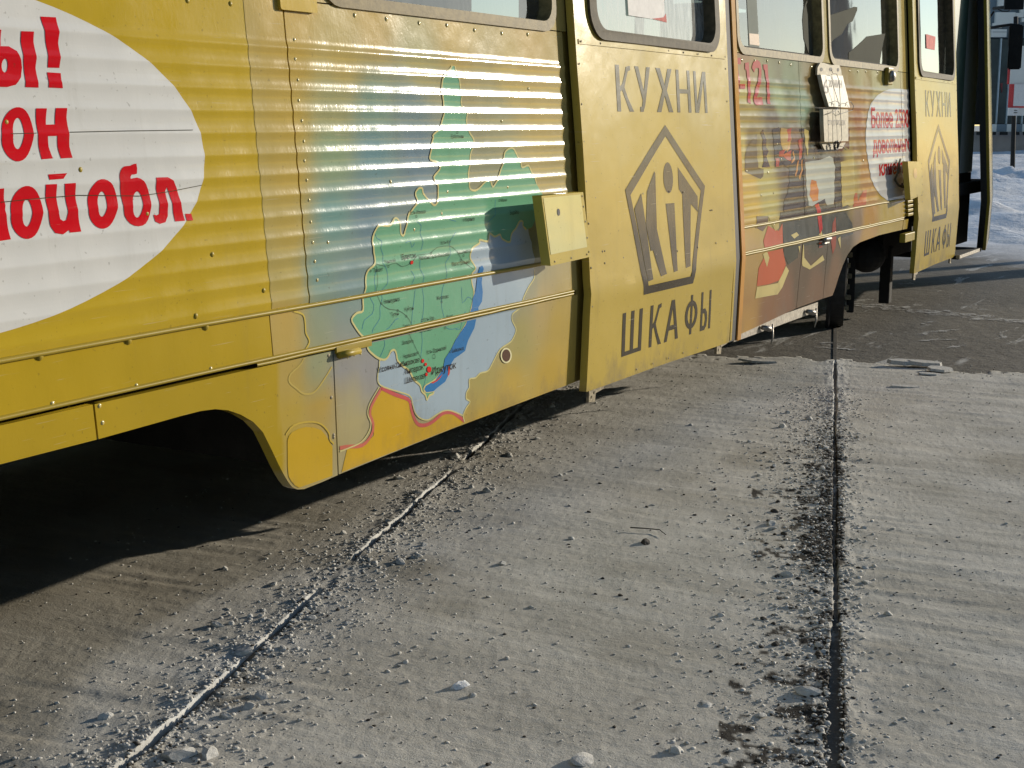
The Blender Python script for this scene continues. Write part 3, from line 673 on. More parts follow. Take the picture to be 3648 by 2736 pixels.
# red fleet number
num = []
for g in ([(150, 655), (275, 650), (280, 720), (240, 725), (262, 900), (250, 1140), (232, 1145), (225, 900), (205, 725), (150, 725)], [(265, 945), (325, 945), (325, 1000), (268, 1000)], [(325, 710), (365, 700), (382, 900), (385, 1170), (350, 1150), (355, 1000), (340, 790), (325, 780)], [(530, 725), (578, 725), (590, 900), (605, 1170), (572, 1170), (565, 950), (545, 790), (532, 780)]):
    num += tess([W('c4', g)])
num += stroke(smoothp(W('c4', [(415, 790), (430, 735), (460, 720), (490, 745), (495, 830), (480, 930), (450, 1040), (435, 1110), (440, 1140), (480, 1140), (520, 1135)]), False), .085 * .45)
print_pic("red_number", num, (176, 44, 50), .0024)
# far white oval with red text
fo = tess([smoothp(W('c4', [(2300, 1050), (2150, 1010), (2000, 1000), (1880, 1030), (1780, 1110), (1720, 1220), (1690, 1400), (1680, 1560)]) + W('m8', [(1775, 100), (1790, 330), (1840, 640)]) + W('c7', [(95, 330), (130, 400), (185, 455), (250, 475), (330, 460), (420, 440)]), True, 2)])
print_pic("white_oval", fo, (206, 206, 204), .0020)
ft = []
def ftxt(s, x0, x1, y, yt, c='c7', bold=.03):
    X, Z = W(c, [(x0, y)])[0]; h = W(c, [(x0, yt)])[0][1] - Z; X1 = W(c, [(x1, y)])[0][0]
    q = text_polys(s, 0, 0, h, 1, 0, 'LEFT', bold); wd = max(p[0] for f in q for p in f)
    return [[(X + a * (X1 - X) / wd, Z + b) for a, b in f] for f in q]
ft += ftxt("Более 25000", 1740, 2205, 1432, 1215, 'c4')
ft += ftxt("довольных", 105, 335, 168, 62) + ftxt("клиентов", 142, 350, 306, 218)
print_pic("red_lettering", ft, (186, 30, 44), .0030)

# --- rivets and screws: one joined part each panel
def rivets(par, pts, r=.0055, mat=M_TRIM, off=.0, mapf=m_side, name="rivet", flat=.22):
    bm = bmesh.new()
    for X, Z in pts:
        c = Vector(mapf(X, Z, off)); q = []
        for lvl, rr, hh in ((0, 1, 0), (1, .75, .55), (2, .3, .9)):
            q.append([bm.verts.new(c + Vector((math.cos(a * math.pi / 4) * r * rr, -hh * r * flat * 2, math.sin(a * math.pi / 4) * r * rr))) for a in range(8)])
        for a, b in zip(q, q[1:]):
            for k in range(8): bm.faces.new((a[k], a[(k + 1) % 8], b[(k + 1) % 8], b[k]))
        bm.faces.new(q[-1])
    o = bm_obj(name, bm, mat, par, smooth=True)
    if par is tram: T(o)
    o["kind"] = "stuff"
    return o
M_RIV = make_paint("rivet_paint", .16, .2, .0, .1, False, lin((206, 190, 128)), .6)
rivets(p2, W('c2', [(88, 258), (95, 383), (112, 519), (117, 652), (137, 783), (150, 916), (154, 1042), (168, 1168), (182, 1296), (194, 1438), (206, 1571), (305, 1571)]) + W('m1', [(219, 421), (234, 541)]), .006, M_RIV)
rivets(p2, W('c2', [(480, 100), (684, 124), (897, 150), (1076, 164), (1255, 196), (1432, 216), (1600, 224)]), .0085, M_RIV)
rivets(p2, W('c2', [(1604, 575), (1430, 785), (1345, 1165), (1078, 1243), (1468, 1213), (1040, 1385), (710, 1178), (862, 1488)]), .007, M_RIV)
rivets(p1, W('c1', [(38, 793), (518, 1100), (950, 1385), (1216, 5), (1494, 25)]) + W('c8', [(1375, 12), (1708, 245), (1263, 410)]), .008, M_TRIM)
rivets(b1, W('c8', [(255, 670), (830, 568), (1332, 478)]), .011, M_TRIM, .002)
rivets(b1, W('c8', [(340, 978), (885, 862), (1367, 752)]), .006, M_RIV)
rivets(s2, W('c8', [(645, 993), (665, 1102)]), .006, M_RIV)
rivets(s3, W('m1', [(395, 1042), (435, 1040), (478, 1026), (518, 1018)]), .005, M_RIV)
rivets(s2, W('m1', [(310, 1030), (328, 1302), (343, 1545), (343, 1560)]), .006, M_RUSTY)
rivets(b3, W('c6', [(340, 735), (490, 710), (705, 665), (870, 632)]) + W('c7', [(203, 478)]), .008, M_RIV)
rivets(b3, W('c6', [(342, 930), (492, 895), (910, 800), (1008, 775), (1300, 710), (1568, 655)]), .008, M_RIV)
rivets(p3, W('c4', [(295, 675), (437, 683), (576, 688), (712, 706)]), .010, M_RIV)
rivets(p4, W('c4', [(842, 728), (1077, 752), (1503, 800), (1597, 806), (1688, 808), (1820, 815)]), .010, M_RIV)
rivets(p3, W('m8', [(620, 230), (670, 440), (220, 590), (490, 610), (570, 880), (405, 910)]), .007, M_RIV)
rivets(p4, W('m8', [(1095, 415), (1345, 260), (1510, 970), (1750, 455)]), .009, M_RIV)
# --- cover plate over the seam, hinge and latch of the skirt flap, tail of the moulding
o = surf("seam_cover", tess([rrect(3.126, 3.290, 1.706, 1.80, .008, 3)]), M_VINYL, tram, off=.012, thick=.014, color=YEL2, mapf=m_flat); T(o)
def cyl_x(name, x0, x1, y, z, r, mat, parent=tram):
    o = tube(name, [(x0, y, z), (x1, y, z)], r, mat, parent, 10)
    return T(o) if parent is tram else o
hx = wall(1195, 1250)[0]
hin = cyl_x("flap_hinge", hx, hx + .10, D0 - .012, .733, .010, M_TRIM)
o = surf("hinge_leaf", [rect(hx - .005, hx + .17, .738, .757)], M_TRIM, tram, mapf=m_flat, off=.009, thick=.008); T(o)
hx = wall(2550 + 890 * .42194, 500 + 830 * .42194)[0]
cyl_x("flap_hinge", hx, hx + .13, D0 - .014, .745, .010, M_STEEL)
cyl_x("flap_hinge", hx - .02, hx + .10, D0 - .012, .722, .007, M_STEEL)
# side marker light, rope loop, louvre
lx, lz = wall(3158, 272)
lb = boxes("marker_lamp", [(lx - .055, lx + .055, D0 + lean(lz) - .030, D0 + lean(lz), lz - .055, lz + .055)], M_TRIM, tram, .008); T(lb)
lc = bmesh.new(); bmesh.ops.create_uvsphere(lc, u_segments=14, v_segments=8, radius=.038)
for v in lc.verts: v.co = Vector((lx + v.co.x, D0 + lean(lz) - .034 + v.co.y * .7, lz + v.co.z))
lamp = bm_obj("lamp_lens", lc, M_STEEL, lb, smooth=True)
rp = [wall(*q) for q in ((3197, 568), (3186, 585), (3179, 610), (3177, 640), (3185, 660), (3196, 666), (3204, 655))]
o = tube("hanging_loop", [(x, D0 + lean(z) - .02 - .01 * (i % 3), z) for i, (x, z) in enumerate(rp)], .008, M_RUBBER, tram); T(o)
for i in range(4):
    z0 = .772 + i * .029
    o = boxes("louvre_slat", [(9.705, 9.84, D0 + lean(z0) - .022 + .004, D0 + .01, z0, z0 + .020)], M_TRIM, tram, .004); T(o)

# ------------------------------------------------------------------ doors
UL = {  # unit letter shapes
 'К': [[(0, 0), (.22, 0), (.22, 1), (0, 1)], [(.20, .52), (.36, .60), (.52, .80), (.62, .97), (.86, 1), (.86, .90), (.72, .88), (.58, .68), (.48, .53), (.66, .30), (1, 0), (.74, 0), (.44, .34), (.34, .46), (.20, .42)]],
 'У': [[(0, 1), (.24, 1), (.55, .46), (.76, 1), (1, 1), (.60, .14), (.48, 0), (.28, 0), (.28, .11), (.40, .12), (.46, .26)]],
 'Х': [[(0, 1), (.27, 1), (.52, .62), (.74, 1), (1, 1), (.64, .50), (1, 0), (.73, 0), (.50, .38), (.26, 0), (0, 0), (.38, .50)]],
 'Н': [[(0, 0), (.20, 0), (.20, .45), (.80, .45), (.80, 0), (1, 0), (1, 1), (.80, 1), (.80, .55), (.20, .55), (.20, 1), (0, 1)]],
 'И': [[(0, 0), (.30, 0), (.80, .78), (.80, 0), (1, 0), (1, 1), (.74, 1), (.20, .22), (.20, 1), (0, 1)]],
 'Ш': [[(0, 0), (1, 0), (1, 1), (.84, 1), (.84, .10), (.58, .10), (.58, 1), (.42, 1), (.42, .10), (.16, .10), (.16, 1), (0, 1)]],
 'А': [[(0, 0), (.20, 0), (.30, .26), (.72, .26), (.80, 0), (1, 0), (.62, 1), (.40, 1)], [(.36, .38), (.51, .80), (.67, .38)]],
 'Ы': [[(0, 0), (.42, 0), (.60, .10), (.66, .28), (.60, .46), (.42, .56), (.18, .56), (.18, 1), (0, 1)], [(.18, .12), (.18, .44), (.38, .44), (.46, .28), (.38, .12)]],
}
def letter(ch, x0, x1, z0, z1):
    def mp(c): return [(x0 + a * (x1 - x0), z0 + b * (z1 - z0)) for a, b in c]
    if ch == 'К': return tess([mp(UL['К'][0])]) + tess([mp(UL['К'][1])])
    if ch == 'Ф':
        return tess([mp(ell(.5, .5, .5, .36, 20)), mp(ell(.5, .5, .30, .25, 16))[::-1]]) + tess([mp([(.42, .0), (.58, 0), (.58, 1), (.42, 1)])])
    if ch in 'АЫ':
        r = tess([mp(UL[ch][0]), mp(UL[ch][1])[::-1]])
        if ch == 'Ы': r += tess([mp([(.82, 0), (1, 0), (1, 1), (.82, 1)])])
        return r
    return tess([mp(UL[ch][0])])
def make_door(x0, ang, y0, far=False):
    mp = m_nose(x0, ang, y0)
    WD = 1.53
    OFF = .042
    wave = lambda x, z: .004 * math.sin(x * 5 + z * 3) * math.sin(z * 4.2) + (.003 * math.exp(-((z - .735) / .03) ** 2))
    win = rrect(.135, 1.415, 1.733, 2.45, .10, 6)
    dcol = lambda x, z: tuple(c * (1.0 + .05 * math.sin(x * 2.1 + z)) for c in DOORY)
    bottom = [(0 - .02, .367), (WD - .02, .357)]
    outline = [(-.02, .367), (WD - .022, .358), (WD, .9), (WD, 2.60), (-.012, 2.60), (0, .9)]
    br = [.42, .5, .58, .66, .70, ZBEND, .80, .9, 1.0, 1.15, 1.3, 1.45, 1.6]
    leaf = surf("door_leaf", tess([outline, win[::-1]]), M_DOOR, tram, mapf=mp, off=OFF, color=dcol, thick=.032, xstep=.08, breaks=br, bend=wave)
    T(leaf); leaf['label'] = "far yellow door leaf with kitchen advert" if far else "near yellow door leaf with kitchen advert"
    K = dict(mapf=mp, breaks=br, bend=wave)
    INK = lin((62, 55, 42))
    dz = .0012
    def dp(name, polys, col=INK, off=OFF + dz, mat=M_DOOR, **kw): return surf(name, polys, mat, leaf, off=off, color=col, xstep=.08, **K, **kw)
    for ch, a, b in (('К', .320, .478), ('У', .498, .650), ('Х', .708, .880), ('Н', .925, 1.080), ('И', 1.125, 1.268)): dp("dark_letter", letter(ch, a, b, 1.445, 1.628))
    for ch, a, b in (('Ш', .292, .490), ('К', .570, .700), ('А', .730, .880), ('Ф', .945, 1.085), ('Ы', 1.125, 1.245)): dp("dark_letter", letter(ch, a, b, .460, .640))
    # pentagon and the three letters inside
    pe = [(.787, 1.392), (1.198, 1.118), (1.016, .692), (.489, .695), (.344, 1.135)]
    cxp = (sum(p[0] for p in pe) / 5, sum(p[1] for p in pe) / 5)
    inn = [(.787, 1.345), (1.150, 1.098), (.985, .727), (.527, .730), (.392, 1.112)]
    dp("logo_frame", tess([pe, inn[::-1]]))
    KL = []
    dp("logo_letter", tess([[(.422, 1.055), (.500, 1.115), (.528, .985), (.575, .752), (.523, .748)]]) + tess([[(.530, .985), (.560, 1.120), (.650, 1.200), (.660, 1.190), (.640, .960), (.720, .762), (.655, .757), (.590, .872), (.565, .872)]]))
    KL += tess([[(.752, 1.060), (.848, 1.058), (.838, .765), (.795, .762)]]) + tess([ell(.795, 1.168, .052, .066, 22)])
    dp("logo_letter", KL)
    KL = tess([[(.905, 1.210), (1.110, 1.075), (1.105, 1.005), (1.030, 1.045), (.985, .772), (.930, .768), (.940, 1.090), (.905, 1.115)]])
    dp("logo_letter", KL)
    # riveted strip, edge strips, window gasket and pane
    dp("riveted_strip", [rect(.015, WD - .012, 1.694, 1.712)], DOORY, OFF + .004, thick=.004)
    rv = [(.03 + i * (WD - .05) / 9, 1.704) for i in range(10)]
    rivets(leaf, rv, .005, M_RUSTY, OFF + .004, mp)
    rv = [(.010, z) for z in (1.62, 1.47, 1.33, 1.18, 1.02, .85, .70, .55, .42)] + [(WD - .012, z) for z in (1.65, 1.5, 1.36, 1.2, 1.05, .9, .75, .6, .46)]
    rv += [(.12 + i * .165, .385) for i in range(9)]
    rv += [(.13, .858), (.30, .866), (.62, .852), (.85, .85), (1.08, .848), (1.30, .852), (1.44, .85), (.08, 1.115), (.22, 1.112), (1.30, 1.11), (1.43, 1.11), (.52, 1.112), (.80, 1.11), (.95, 1.10), (.115, .905), (.135, .905), (1.25, 1.005), (1.27, 1.005)]
    rivets(leaf, rv, .0046, M_RUSTY, OFF + .001, mp, "door_screw")
    surf("window_gasket", tess([rrect(.108, 1.442, 1.718, 2.48, .115, 7), rrect(.165, 1.39, 1.757, 2.42, .085, 7)[::-1]]), M_RUBBER, leaf, off=OFF + .012, thick=.062, **K)
    gl = surf("window_pane", tess([rect(.12, 1.43, 1.725, 2.5)]), M_GLASS if far else M_FROST, leaf, off=OFF - .045, smooth=False, **K)
    if not far:
        surf("paper_notice", [rect(.56, .96, 1.835, 1.98)], M_PAPER, leaf, off=OFF - .0435, **K)
        surf("red_notice_edge", [[(.80, 1.836), (.962, 1.830), (.958, 1.868), (.93, 1.85)]], M_PINK, leaf, off=OFF - .0425, **K)
        o = surf("window_bar", [[(1.09, 1.75), (1.125, 1.75), (1.10, 2.4), (1.06, 2.4)]], M_PAPER, leaf, off=OFF - .075, thick=.02, **K)
    else:
        surf("red_notice", [rect(.62, .98, 1.93, 2.03)], M_PINK, leaf, off=OFF - .0435, **K)
    # black seal on the right edge, side channel
    o = surf("door_seal", [rect(WD + .008, WD + .030, .36, 2.6)], M_DOOR, tram, off=OFF - .004, color=DOORY, mapf=mp, thick=.02); T(o)
    o = surf("rubber_seal", [rect(WD + .036, WD + .18, .34, 2.6)], M_BLACK, tram, off=.004, mapf=mp, thick=.03); T(o)
    # foot brackets
    for s in (.02, WD - .16):
        b0 = mp(s, .35, OFF - .004); b1_ = mp(s + .13, .35, OFF - .004)
        brk = surf("foot_bracket", tess([[(s, .318), (s + .055, .312), (s + .06, .345), (s + .13, .352), (s + .13, .385), (s, .385)], ell(s + .02, .335, .006, .007, 8)[::-1], ell(s + .042, .350, .006, .007, 8)[::-1]]), M_RUSTY, leaf, off=OFF - .004, thick=.012, mapf=mp)
    return leaf
doorA = make_door(4.835, 0.0, D0)
doorB = make_door(9.885, R(2.4), D0, True)
# jamb behind the door's left edge: shallow recess in shade
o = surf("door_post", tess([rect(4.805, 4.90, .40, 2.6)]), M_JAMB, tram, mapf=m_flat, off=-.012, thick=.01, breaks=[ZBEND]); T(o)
o = surf("door_post", tess([rect(6.545, 6.594, .335, 2.6)]), M_VINYL, tram, mapf=m_flat, off=.012, thick=.02, color=lin((196, 142, 66)), breaks=[ZBEND]); T(o)
o = surf("door_post", tess([rect(9.865, 9.98, .76, 2.6)]), M_BLACK, tram, mapf=m_flat, off=-.012, thick=.01, breaks=[ZBEND]); T(o)
# guide covers (flat boxes) by each door
def guide_cover(pts, off, mp, label, sticker=True):
    o = surf("guide_cover", tess([pts]), M_DOOR, tram, mapf=mp, off=off, thick=.038, color=lin((186, 166, 80))); T(o); o['label'] = label
    a, b, c, d = [Vector((*p, 0)) for p in pts]                 # bottom-left, bottom-right, top-right, top-left
    if sticker:
        q = [a.lerp(b, .03).lerp(d.lerp(c, .03), .16), a.lerp(b, .93).lerp(d.lerp(c, .93), .16), a.lerp(b, .92).lerp(d.lerp(c, .92), .97), a.lerp(b, .03).lerp(d.lerp(c, .03), .97)]
        surf("cover_film", [[(v.x, v.y) for v in q]], M_VINYL, o, mapf=mp, off=off + .0012, color=lin((206, 200, 140)))  # pale sticker, lightened further for the glare on the box face
        surf("screw_hole", tess([ell(q[3].x + .105, q[3].y - .055, .011, .013, 12)]), M_BLACK, o, mapf=mp, off=off + .0024)
    else:
        surf("cover_patch", tess([ell(a.x + .16, a.y + .17, .06, .035, 14)]), M_VINYL, o, mapf=mp, off=off + .0012, color=lin((200, 170, 110)))
    rivets(o, [(b.lerp(c, k).x - .012, b.lerp(c, k).y) for k in (.08, .3, .55, .78, .94)] + [(a.lerp(b, k).x, a.y + (b.y - a.y) * k + .012) for k in (.1, .5, .9)], .004, M_RUSTY, off + .001, mp, "cover_screw")
    return o
guide_cover(W('m1', [(1750, 450), (2010, 390)], .118) + W('c2', [(1960, 1245), (1690, 1270)], .118), .118, m_flat, "flat yellow cover box with a screw hole at the near door")
mB = m_nose(9.885, R(2.4))
guide_cover([(-.44, .898), (-.03, .92), (-.06, 1.140), (-.50, 1.152)], .085, mB, "flat yellow cover box at the far door", False)
# lower arm of the far door
o = boxes("door_arm", [(9.60, 9.92, 2.43, 2.47, .60, .66)], M_TRIM, tram, .005); T(o)

# ------------------------------------------------------------------ nose, doorway and interior
o = boxes("doorway_floor", [(11.40, 12.25, 2.46, 3.6, .335, .365), (11.40, 12.15, 2.9, 3.6, .60, .63)], M_UNDER, tram); T(o)
o = boxes("step_edge", [(11.38, 12.12, 2.445, 2.475, .345, .372)], M_STEEL, tram); T(o)
o = boxes("green_partition", [(11.55, 12.30, 2.69, 2.72, .37, 2.6)], M_GREEN, tram); T(o)
o = boxes("grey_partition", [(12.30, 12.80, 2.69, 2.72, .98, 2.6)], M_GREY, tram); T(o)
o = boxes("dark_partition", [(12.30, 12.80, 2.695, 2.725, .37, .975)], M_UNDER, tram); T(o)
mN = m_nose(12.27, R(10.2), D0)
o = surf("door_leaf", tess([[(-.03, .345), (1.35, .34), (1.40, .9), (1.40, 2.6), (0, 2.6), (.0, .9), (0, .6)]]), M_DOOR, tram, mapf=mN, off=.045, color=lin((150, 132, 52)), thick=.035, breaks=[.45, .6, ZBEND, .9]); T(o)
o['label'] = "open front door leaf seen edge on"
o = surf("rubber_seal", [rect(-.03, .0, .36, 2.6)], M_BLACK, tram, mapf=mN, off=.02, thick=.05); T(o)
o = boxes("nose_post", [(13.35, 13.42, 2.86, 2.92, 1.30, 2.9)], M_RUSTY, tram); T(o)
o = tube("nose_trim", [(13.50, 2.86, 2.9), (13.50, 2.85, 1.6), (13.47, 2.86, 1.25)], .010, M_STEEL, tram); T(o)
o = boxes("nose_shell", [(13.36, 13.9, 2.93, 4.6, .5, 2.9), (12.1, 13.36, 3.05, 4.7, .45, .9)], M_UNDER, tram); T(o)
# mirror and arms
def at_depth(x, y, d):
    r = ray(x, y); return tuple(r * d + np.array([0, 0, HC]))
arm = [at_depth(3503, 104, 14.4), at_depth(3550, 95, 14.1), at_depth(3600, 88, 13.9), at_depth(3632, 90, 13.9)]
o = tube("mirror_arm", arm, .014, M_UNDER, tram); T(o)
arm2 = [at_depth(3540, 30, 14.4), at_depth(3575, 26, 14.1), at_depth(3608, 22, 13.9)]
o = tube("mirror_arm", arm2, .016, M_UNDER, tram); T(o)
o = tube("mirror_cable", [at_depth(3555, 33, 14.1), at_depth(3570, 40, 14.1), at_depth(3590, 41, 14.1), at_depth(3603, 32, 14.1)], .006, M_WIRE, tram); T(o)
o = tube("mirror_brace", [at_depth(3515, 78, 14.4), at_depth(3540, 42, 14.2)], .010, M_UNDER, tram); T(o)
c0 = Vector(at_depth(3617, 168, 13.9)); mm = bmesh.new()
box_bm(mm, -.065, .065, -.02, .02, -.215, .215); bmesh.ops.bevel(mm, geom=mm.edges[:], offset=.012, segments=2, affect='EDGES')
for v in mm.verts:
    a = R(-70); x, y = v.co.x * math.cos(a) - v.co.y * math.sin(a), v.co.x * math.sin(a) + v.co.y * math.cos(a); v.co = c0 + Vector((x, y, v.co.z))
o = T(bm_obj("mirror_housing", mm, M_UNDER, tram))
mm = bmesh.new(); c0 = Vector(at_depth(3612, 8, 13.9)); box_bm(mm, -.09, .09, -.03, .03, -.07, .12)
for v in mm.verts:
    a = R(-70); x, y = v.co.x * math.cos(a) - v.co.y * math.sin(a), v.co.x * math.sin(a) + v.co.y * math.cos(a); v.co = c0 + Vector((x, y, v.co.z))
o = T(bm_obj("mirror_housing", mm, M_UNDER, tram))
# inner shell (keeps daylight out), floor, roof, far side with windows
o = boxes("inner_lining", [(-4, 3.3, 2.60, 2.62, .80, 1.76), (3.3, 4.70, 2.60, 2.62, .45, 1.76), (4.86, 6.60, 2.62, 2.64, .36, 1.74), (6.60, 9.70, 2.58, 2.60, .70, 1.78),
                           (9.70, 11.42, 2.56, 2.58, .70, 1.74)], M_UNDER, tram); T(o)
o = boxes("floor", [(-4, 13.3, 2.63, 4.90, .80, .90)], M_UNDER, tram); T(o)
o = boxes("roof", [(-4, 13.5, 2.56, 4.96, 2.62, 2.72)], M_CEIL, tram); T(o)
xs = [-4]; fl = []
for i in range(12): 
    a = -3.8 + i * 1.45
    fl.append((a - .12, a, 4.90, 4.93, 1.76, 2.62))
fl.append((-4, 13.3, 4.90, 4.93, .40, 1.76)); fl.append((-4, 13.3, 4.90, 4.93, 2.46, 2.62))
o = boxes("far_side_wall", fl, M_CEIL, tram); T(o)
o = boxes("pillar", [(3.06, 3.30, 2.63, 2.68, .9, 2.62), (4.76, 4.84, 2.66, 2.70, .9, 2.62), (-4, -3.8, 2.6, 4.9, .4, 2.7)], M_UNDER, tram); T(o)
o = boxes("end_partition", [(13.0, 13.04, 3.3, 4.9, .9, 2.62)], M_UNDER, tram); T(o)
def seat(x, y):
    bm = bmesh.new(); box_bm(bm, x - .05, x + .03, y - .2, y + .2, 1.32, 2.02); box_bm(bm, x - .45, x, y - .2, y + .2, 1.28, 1.34)
    bmesh.ops.bevel(bm, geom=bm.edges[:], offset=.03, segments=3, affect='EDGES')
    T(bm_obj("seat", bm, M_SEAT, tram, smooth=False))
for x in (3.7, 4.5, 7.1, 7.85, 8.7, 9.4):
    seat(x, 2.95); seat(x + .1, 4.5)
for x, y in ((4.3, 3.2), (7.3, 3.2), (9.0, 3.25), (10.4, 3.0)):
    o = tube("grab_pole", [(x, y, .9), (x, y, 2.62)], .017, M_STEEL, tram); T(o)
# bogies: the front one is turned along the buried track
TD = R(17.01); cT, sT = math.cos(TD), math.sin(TD)
def uvbox(name, u0_, u1_, v0_, v1_, z0, z1, mat, bev=0.0):
    bm = bmesh.new(); box_bm(bm, u0_, u1_, v0_, v1_, z0, z1)
    if bev: bmesh.ops.bevel(bm, geom=bm.edges[:], offset=bev, segments=2, affect='EDGES')
    for v in bm.verts: v.co = Vector((v.co.x * cT - v.co.y * sT, v.co.x * sT + v.co.y * cT, v.co.z))
    return T(bm_obj(name, bm, mat, tram))
def uvwheel(u_, v_):
    bm = bmesh.new()
    prof = [(.355, -.055), (.355, .035), (.385, .045), (.385, .065), (.30, .065), (.28, .03), (.10, .03), (.10, -.07), (.28, -.035), (.31, -.055)]
    rg = [[bm.verts.new((u_ + math.cos(k * math.pi / 20) * r_, v_ + w_, .345 + math.sin(k * math.pi / 20) * r_)) for k in range(40)] for r_, w_ in prof]
    for i in range(len(rg)):
        a_, b_ = rg[i], rg[(i + 1) % len(rg)]
        for k in range(40): bm.faces.new((a_[k], a_[(k + 1) % 40], b_[(k + 1) % 40], b_[k]))
    for v in bm.verts: v.co = Vector((v.co.x * cT - v.co.y * sT, v.co.x * sT + v.co.y * cT, v.co.z))
    return T(bm_obj("wheel", bm, M_UNDER, tram))
M_TREAD = make_plain("dull_wheel_steel", (.045, .046, .05), .55, .2, .3, 30, .001)
for u_ in (10.12, 11.95):
    for v_ in (-.045, 1.465):
        o = uvwheel(u_, v_)
        if u_ < 11 and v_ < 0: o.data.materials[0] = M_TREAD
    uvbox("axle", u_ - .07, u_ + .07, .0, 1.42, .27, .41, M_UNDER, .02)
uvbox("bogie_frame", 9.95, 12.2, .12, .24, .45, .60, M_UNDER, .01)
uvbox("bogie_frame", 9.95, 12.2, 1.18, 1.30, .45, .60, M_UNDER, .01)
for k in range(7):
    uvbox("wheel_bolt", 10.10, 10.13, -.135 - .012 * (k % 2), -.105, .10 + k * .075, .135 + k * .075, M_RUSTY, .004)
uvbox("wheel_side_frame", 10.14, 10.20, -.17, -.12, .08, .62, M_UNDER, .005)
for bx in (-.3,):
    fr = boxes("bogie_frame", [(bx - 1.15, bx + 1.15, 2.80, 2.92, .38, .56), (bx - 1.15, bx + 1.15, 4.45, 4.57, .38, .56)], M_UNDER, tram, .01); T(fr)
mb = bmesh.new(); bmesh.ops.create_uvsphere(mb, u_segments=16, v_segments=10, radius=1)
for v in mb.verts: v.co = Vector((9.95 + v.co.x * .22, 2.78 + v.co.y * .12, .47 + v.co.z * .12))
o = T(bm_obj("axle_motor", mb, M_UNDER, tram))
o = boxes("sand_pipe", [(10.36, 10.44, 2.72, 2.80, .08, .5)], M_UNDER, tram, .01); T(o)
o = boxes("equipment_box", [(3.3, 4.75, 2.60, 4.0, .36, .8), (4.8, 6.5, 2.65, 4.0, .40, .8), (6.6, 7.9, 2.56, 3.9, .40, .8), (-6, .6, 3.9, 4.3, .06, .8), (10.2, 12.1, 2.74, 4.6, .42, .8)], M_UNDER, tram); T(o)
o = boxes("skirt_light_block", [(-6, 8.1, 4.86, 4.90, .05, .8)], M_UNDER, tram); T(o)  # unseen skirt brought down near the ground to block sky light

# ------------------------------------------------------------------ route boards wired to the side
M_CREAM = make_plain("yellowed_cream_plate", (.44, .385, .27), .6, 0, .22, 45, .0015, .2)
def board(name, pts, off0, off1, label, mat=None, thick=.022, cat="sign board"):
    cx = sum(p[0] for p in pts) / len(pts)
    root = surf(name, tess([pts]), mat or M_CREAM, None, mapf=m_flat, off=off0, thick=thick, breaks=[], bend=lambda x, z: off1 * (1.5 - z))
    return tag(root, label, cat)
upb = board("route_board", W('c4', [(1290, 1200), (1525, 1210), (1500, 1080), (1450, 850), (1205, 840), (1235, 1000)], .06), .052, .02, "upper white route board tilted on its wires, faded number, below the window post", M_GLARE_PLATE)
lob_ = board("route_board", W('c4', [(1232, 1598), (1500, 1588), (1505, 1230), (1225, 1232), (1226, 1400)], .06), .052, .02, "lower white route board hanging straight under the tilted board")
hold = board("board_holder", W('c4', [(1150, 845), (1425, 845), (1420, 790), (1400, 735), (1340, 730), (1300, 735), (1230, 708), (1185, 705), (1155, 760)], .03), .026, .0, "cream metal plate with three holes above the route boards", thick=.012, cat="mounting plate")
hold2 = board("board_holder", W('c4', [(1235, 1690), (1430, 1672), (1470, 1605), (1200, 1620)], .03), .026, .0, "cream lower plate of the board holder with a knot of wire", thick=.012, cat="mounting plate")
surf("plate_hole", tess([W('c4', ell(1195, 782, 16, 22, 14), .03)]) + tess([W('c4', ell(1300, 780, 18, 22, 14), .03)]) + tess([W('c4', ell(1382, 785, 12, 22, 14), .03)]), M_BLACK, hold, mapf=m_flat, off=.0275, breaks=[])
def bt(s, c, x0, x1, y, yt, o0):
    X, Z = W(c, [(x0, y)], o0)[0]; h = W(c, [(x0, yt)], o0)[0][1] - Z; X1 = W(c, [(x1, y)], o0)[0][0]
    q = text_polys(s, 0, 0, h, 1); wd = max(p[0] for f in q for p in f); return [[(X + a * (X1 - X) / wd, Z + b) for a, b in f] for f in q]
BF = make_plain("faded_blue_ink", (.30, .27, .25), .7, 0, .3)
surf("faded_number", bt("6", 'c4', 1228, 1290, 1050, 880, .06) + bt("20 МИН", 'c4', 1290, 1440, 980, 890, .06), BF, upb, mapf=m_flat, off=.0535, breaks=[], bend=lambda x, z: .02 * (1.5 - z))["kind"] = "stuff"
surf("faded_lettering", bt("СТУДГОРОДОК", 'c4', 1272, 1470, 1408, 1350, .06), BF, lob_, mapf=m_flat, off=.0535, breaks=[], bend=lambda x, z: .02 * (1.5 - z))["kind"] = "stuff"
wb = bmesh.new()
def wpts(c, l, off): return [(x, D0 + lean(z) - off, z) for x, z in W(c, l, off)]
for l in ([(1300, 785), (1318, 825), (1360, 830), (1385, 900), (1400, 1100), (1402, 1220), (1412, 1420), (1420, 1560), (1385, 1640)], [(1305, 835), (1320, 960), (1395, 1200)],
          [(1318, 1230), (1318, 1600), (1330, 1650)], [(1380, 1200), (1390, 1160), (1350, 1135), (1300, 1150), (1305, 1190)], [(1455, 1195), (1470, 1150), (1520, 1145), (1552, 1190), (1540, 1240), (1440, 1270), (1400, 1285), (1375, 1250)],
          [(1235, 1285), (1320, 1265), (1375, 1225)], [(1270, 1600), (1275, 1655), (1320, 1640)], [(1470, 1690), (1440, 1655), (1380, 1640)]):
    tube_bm(wb, wpts('c4', l, .072), .0018, 5)
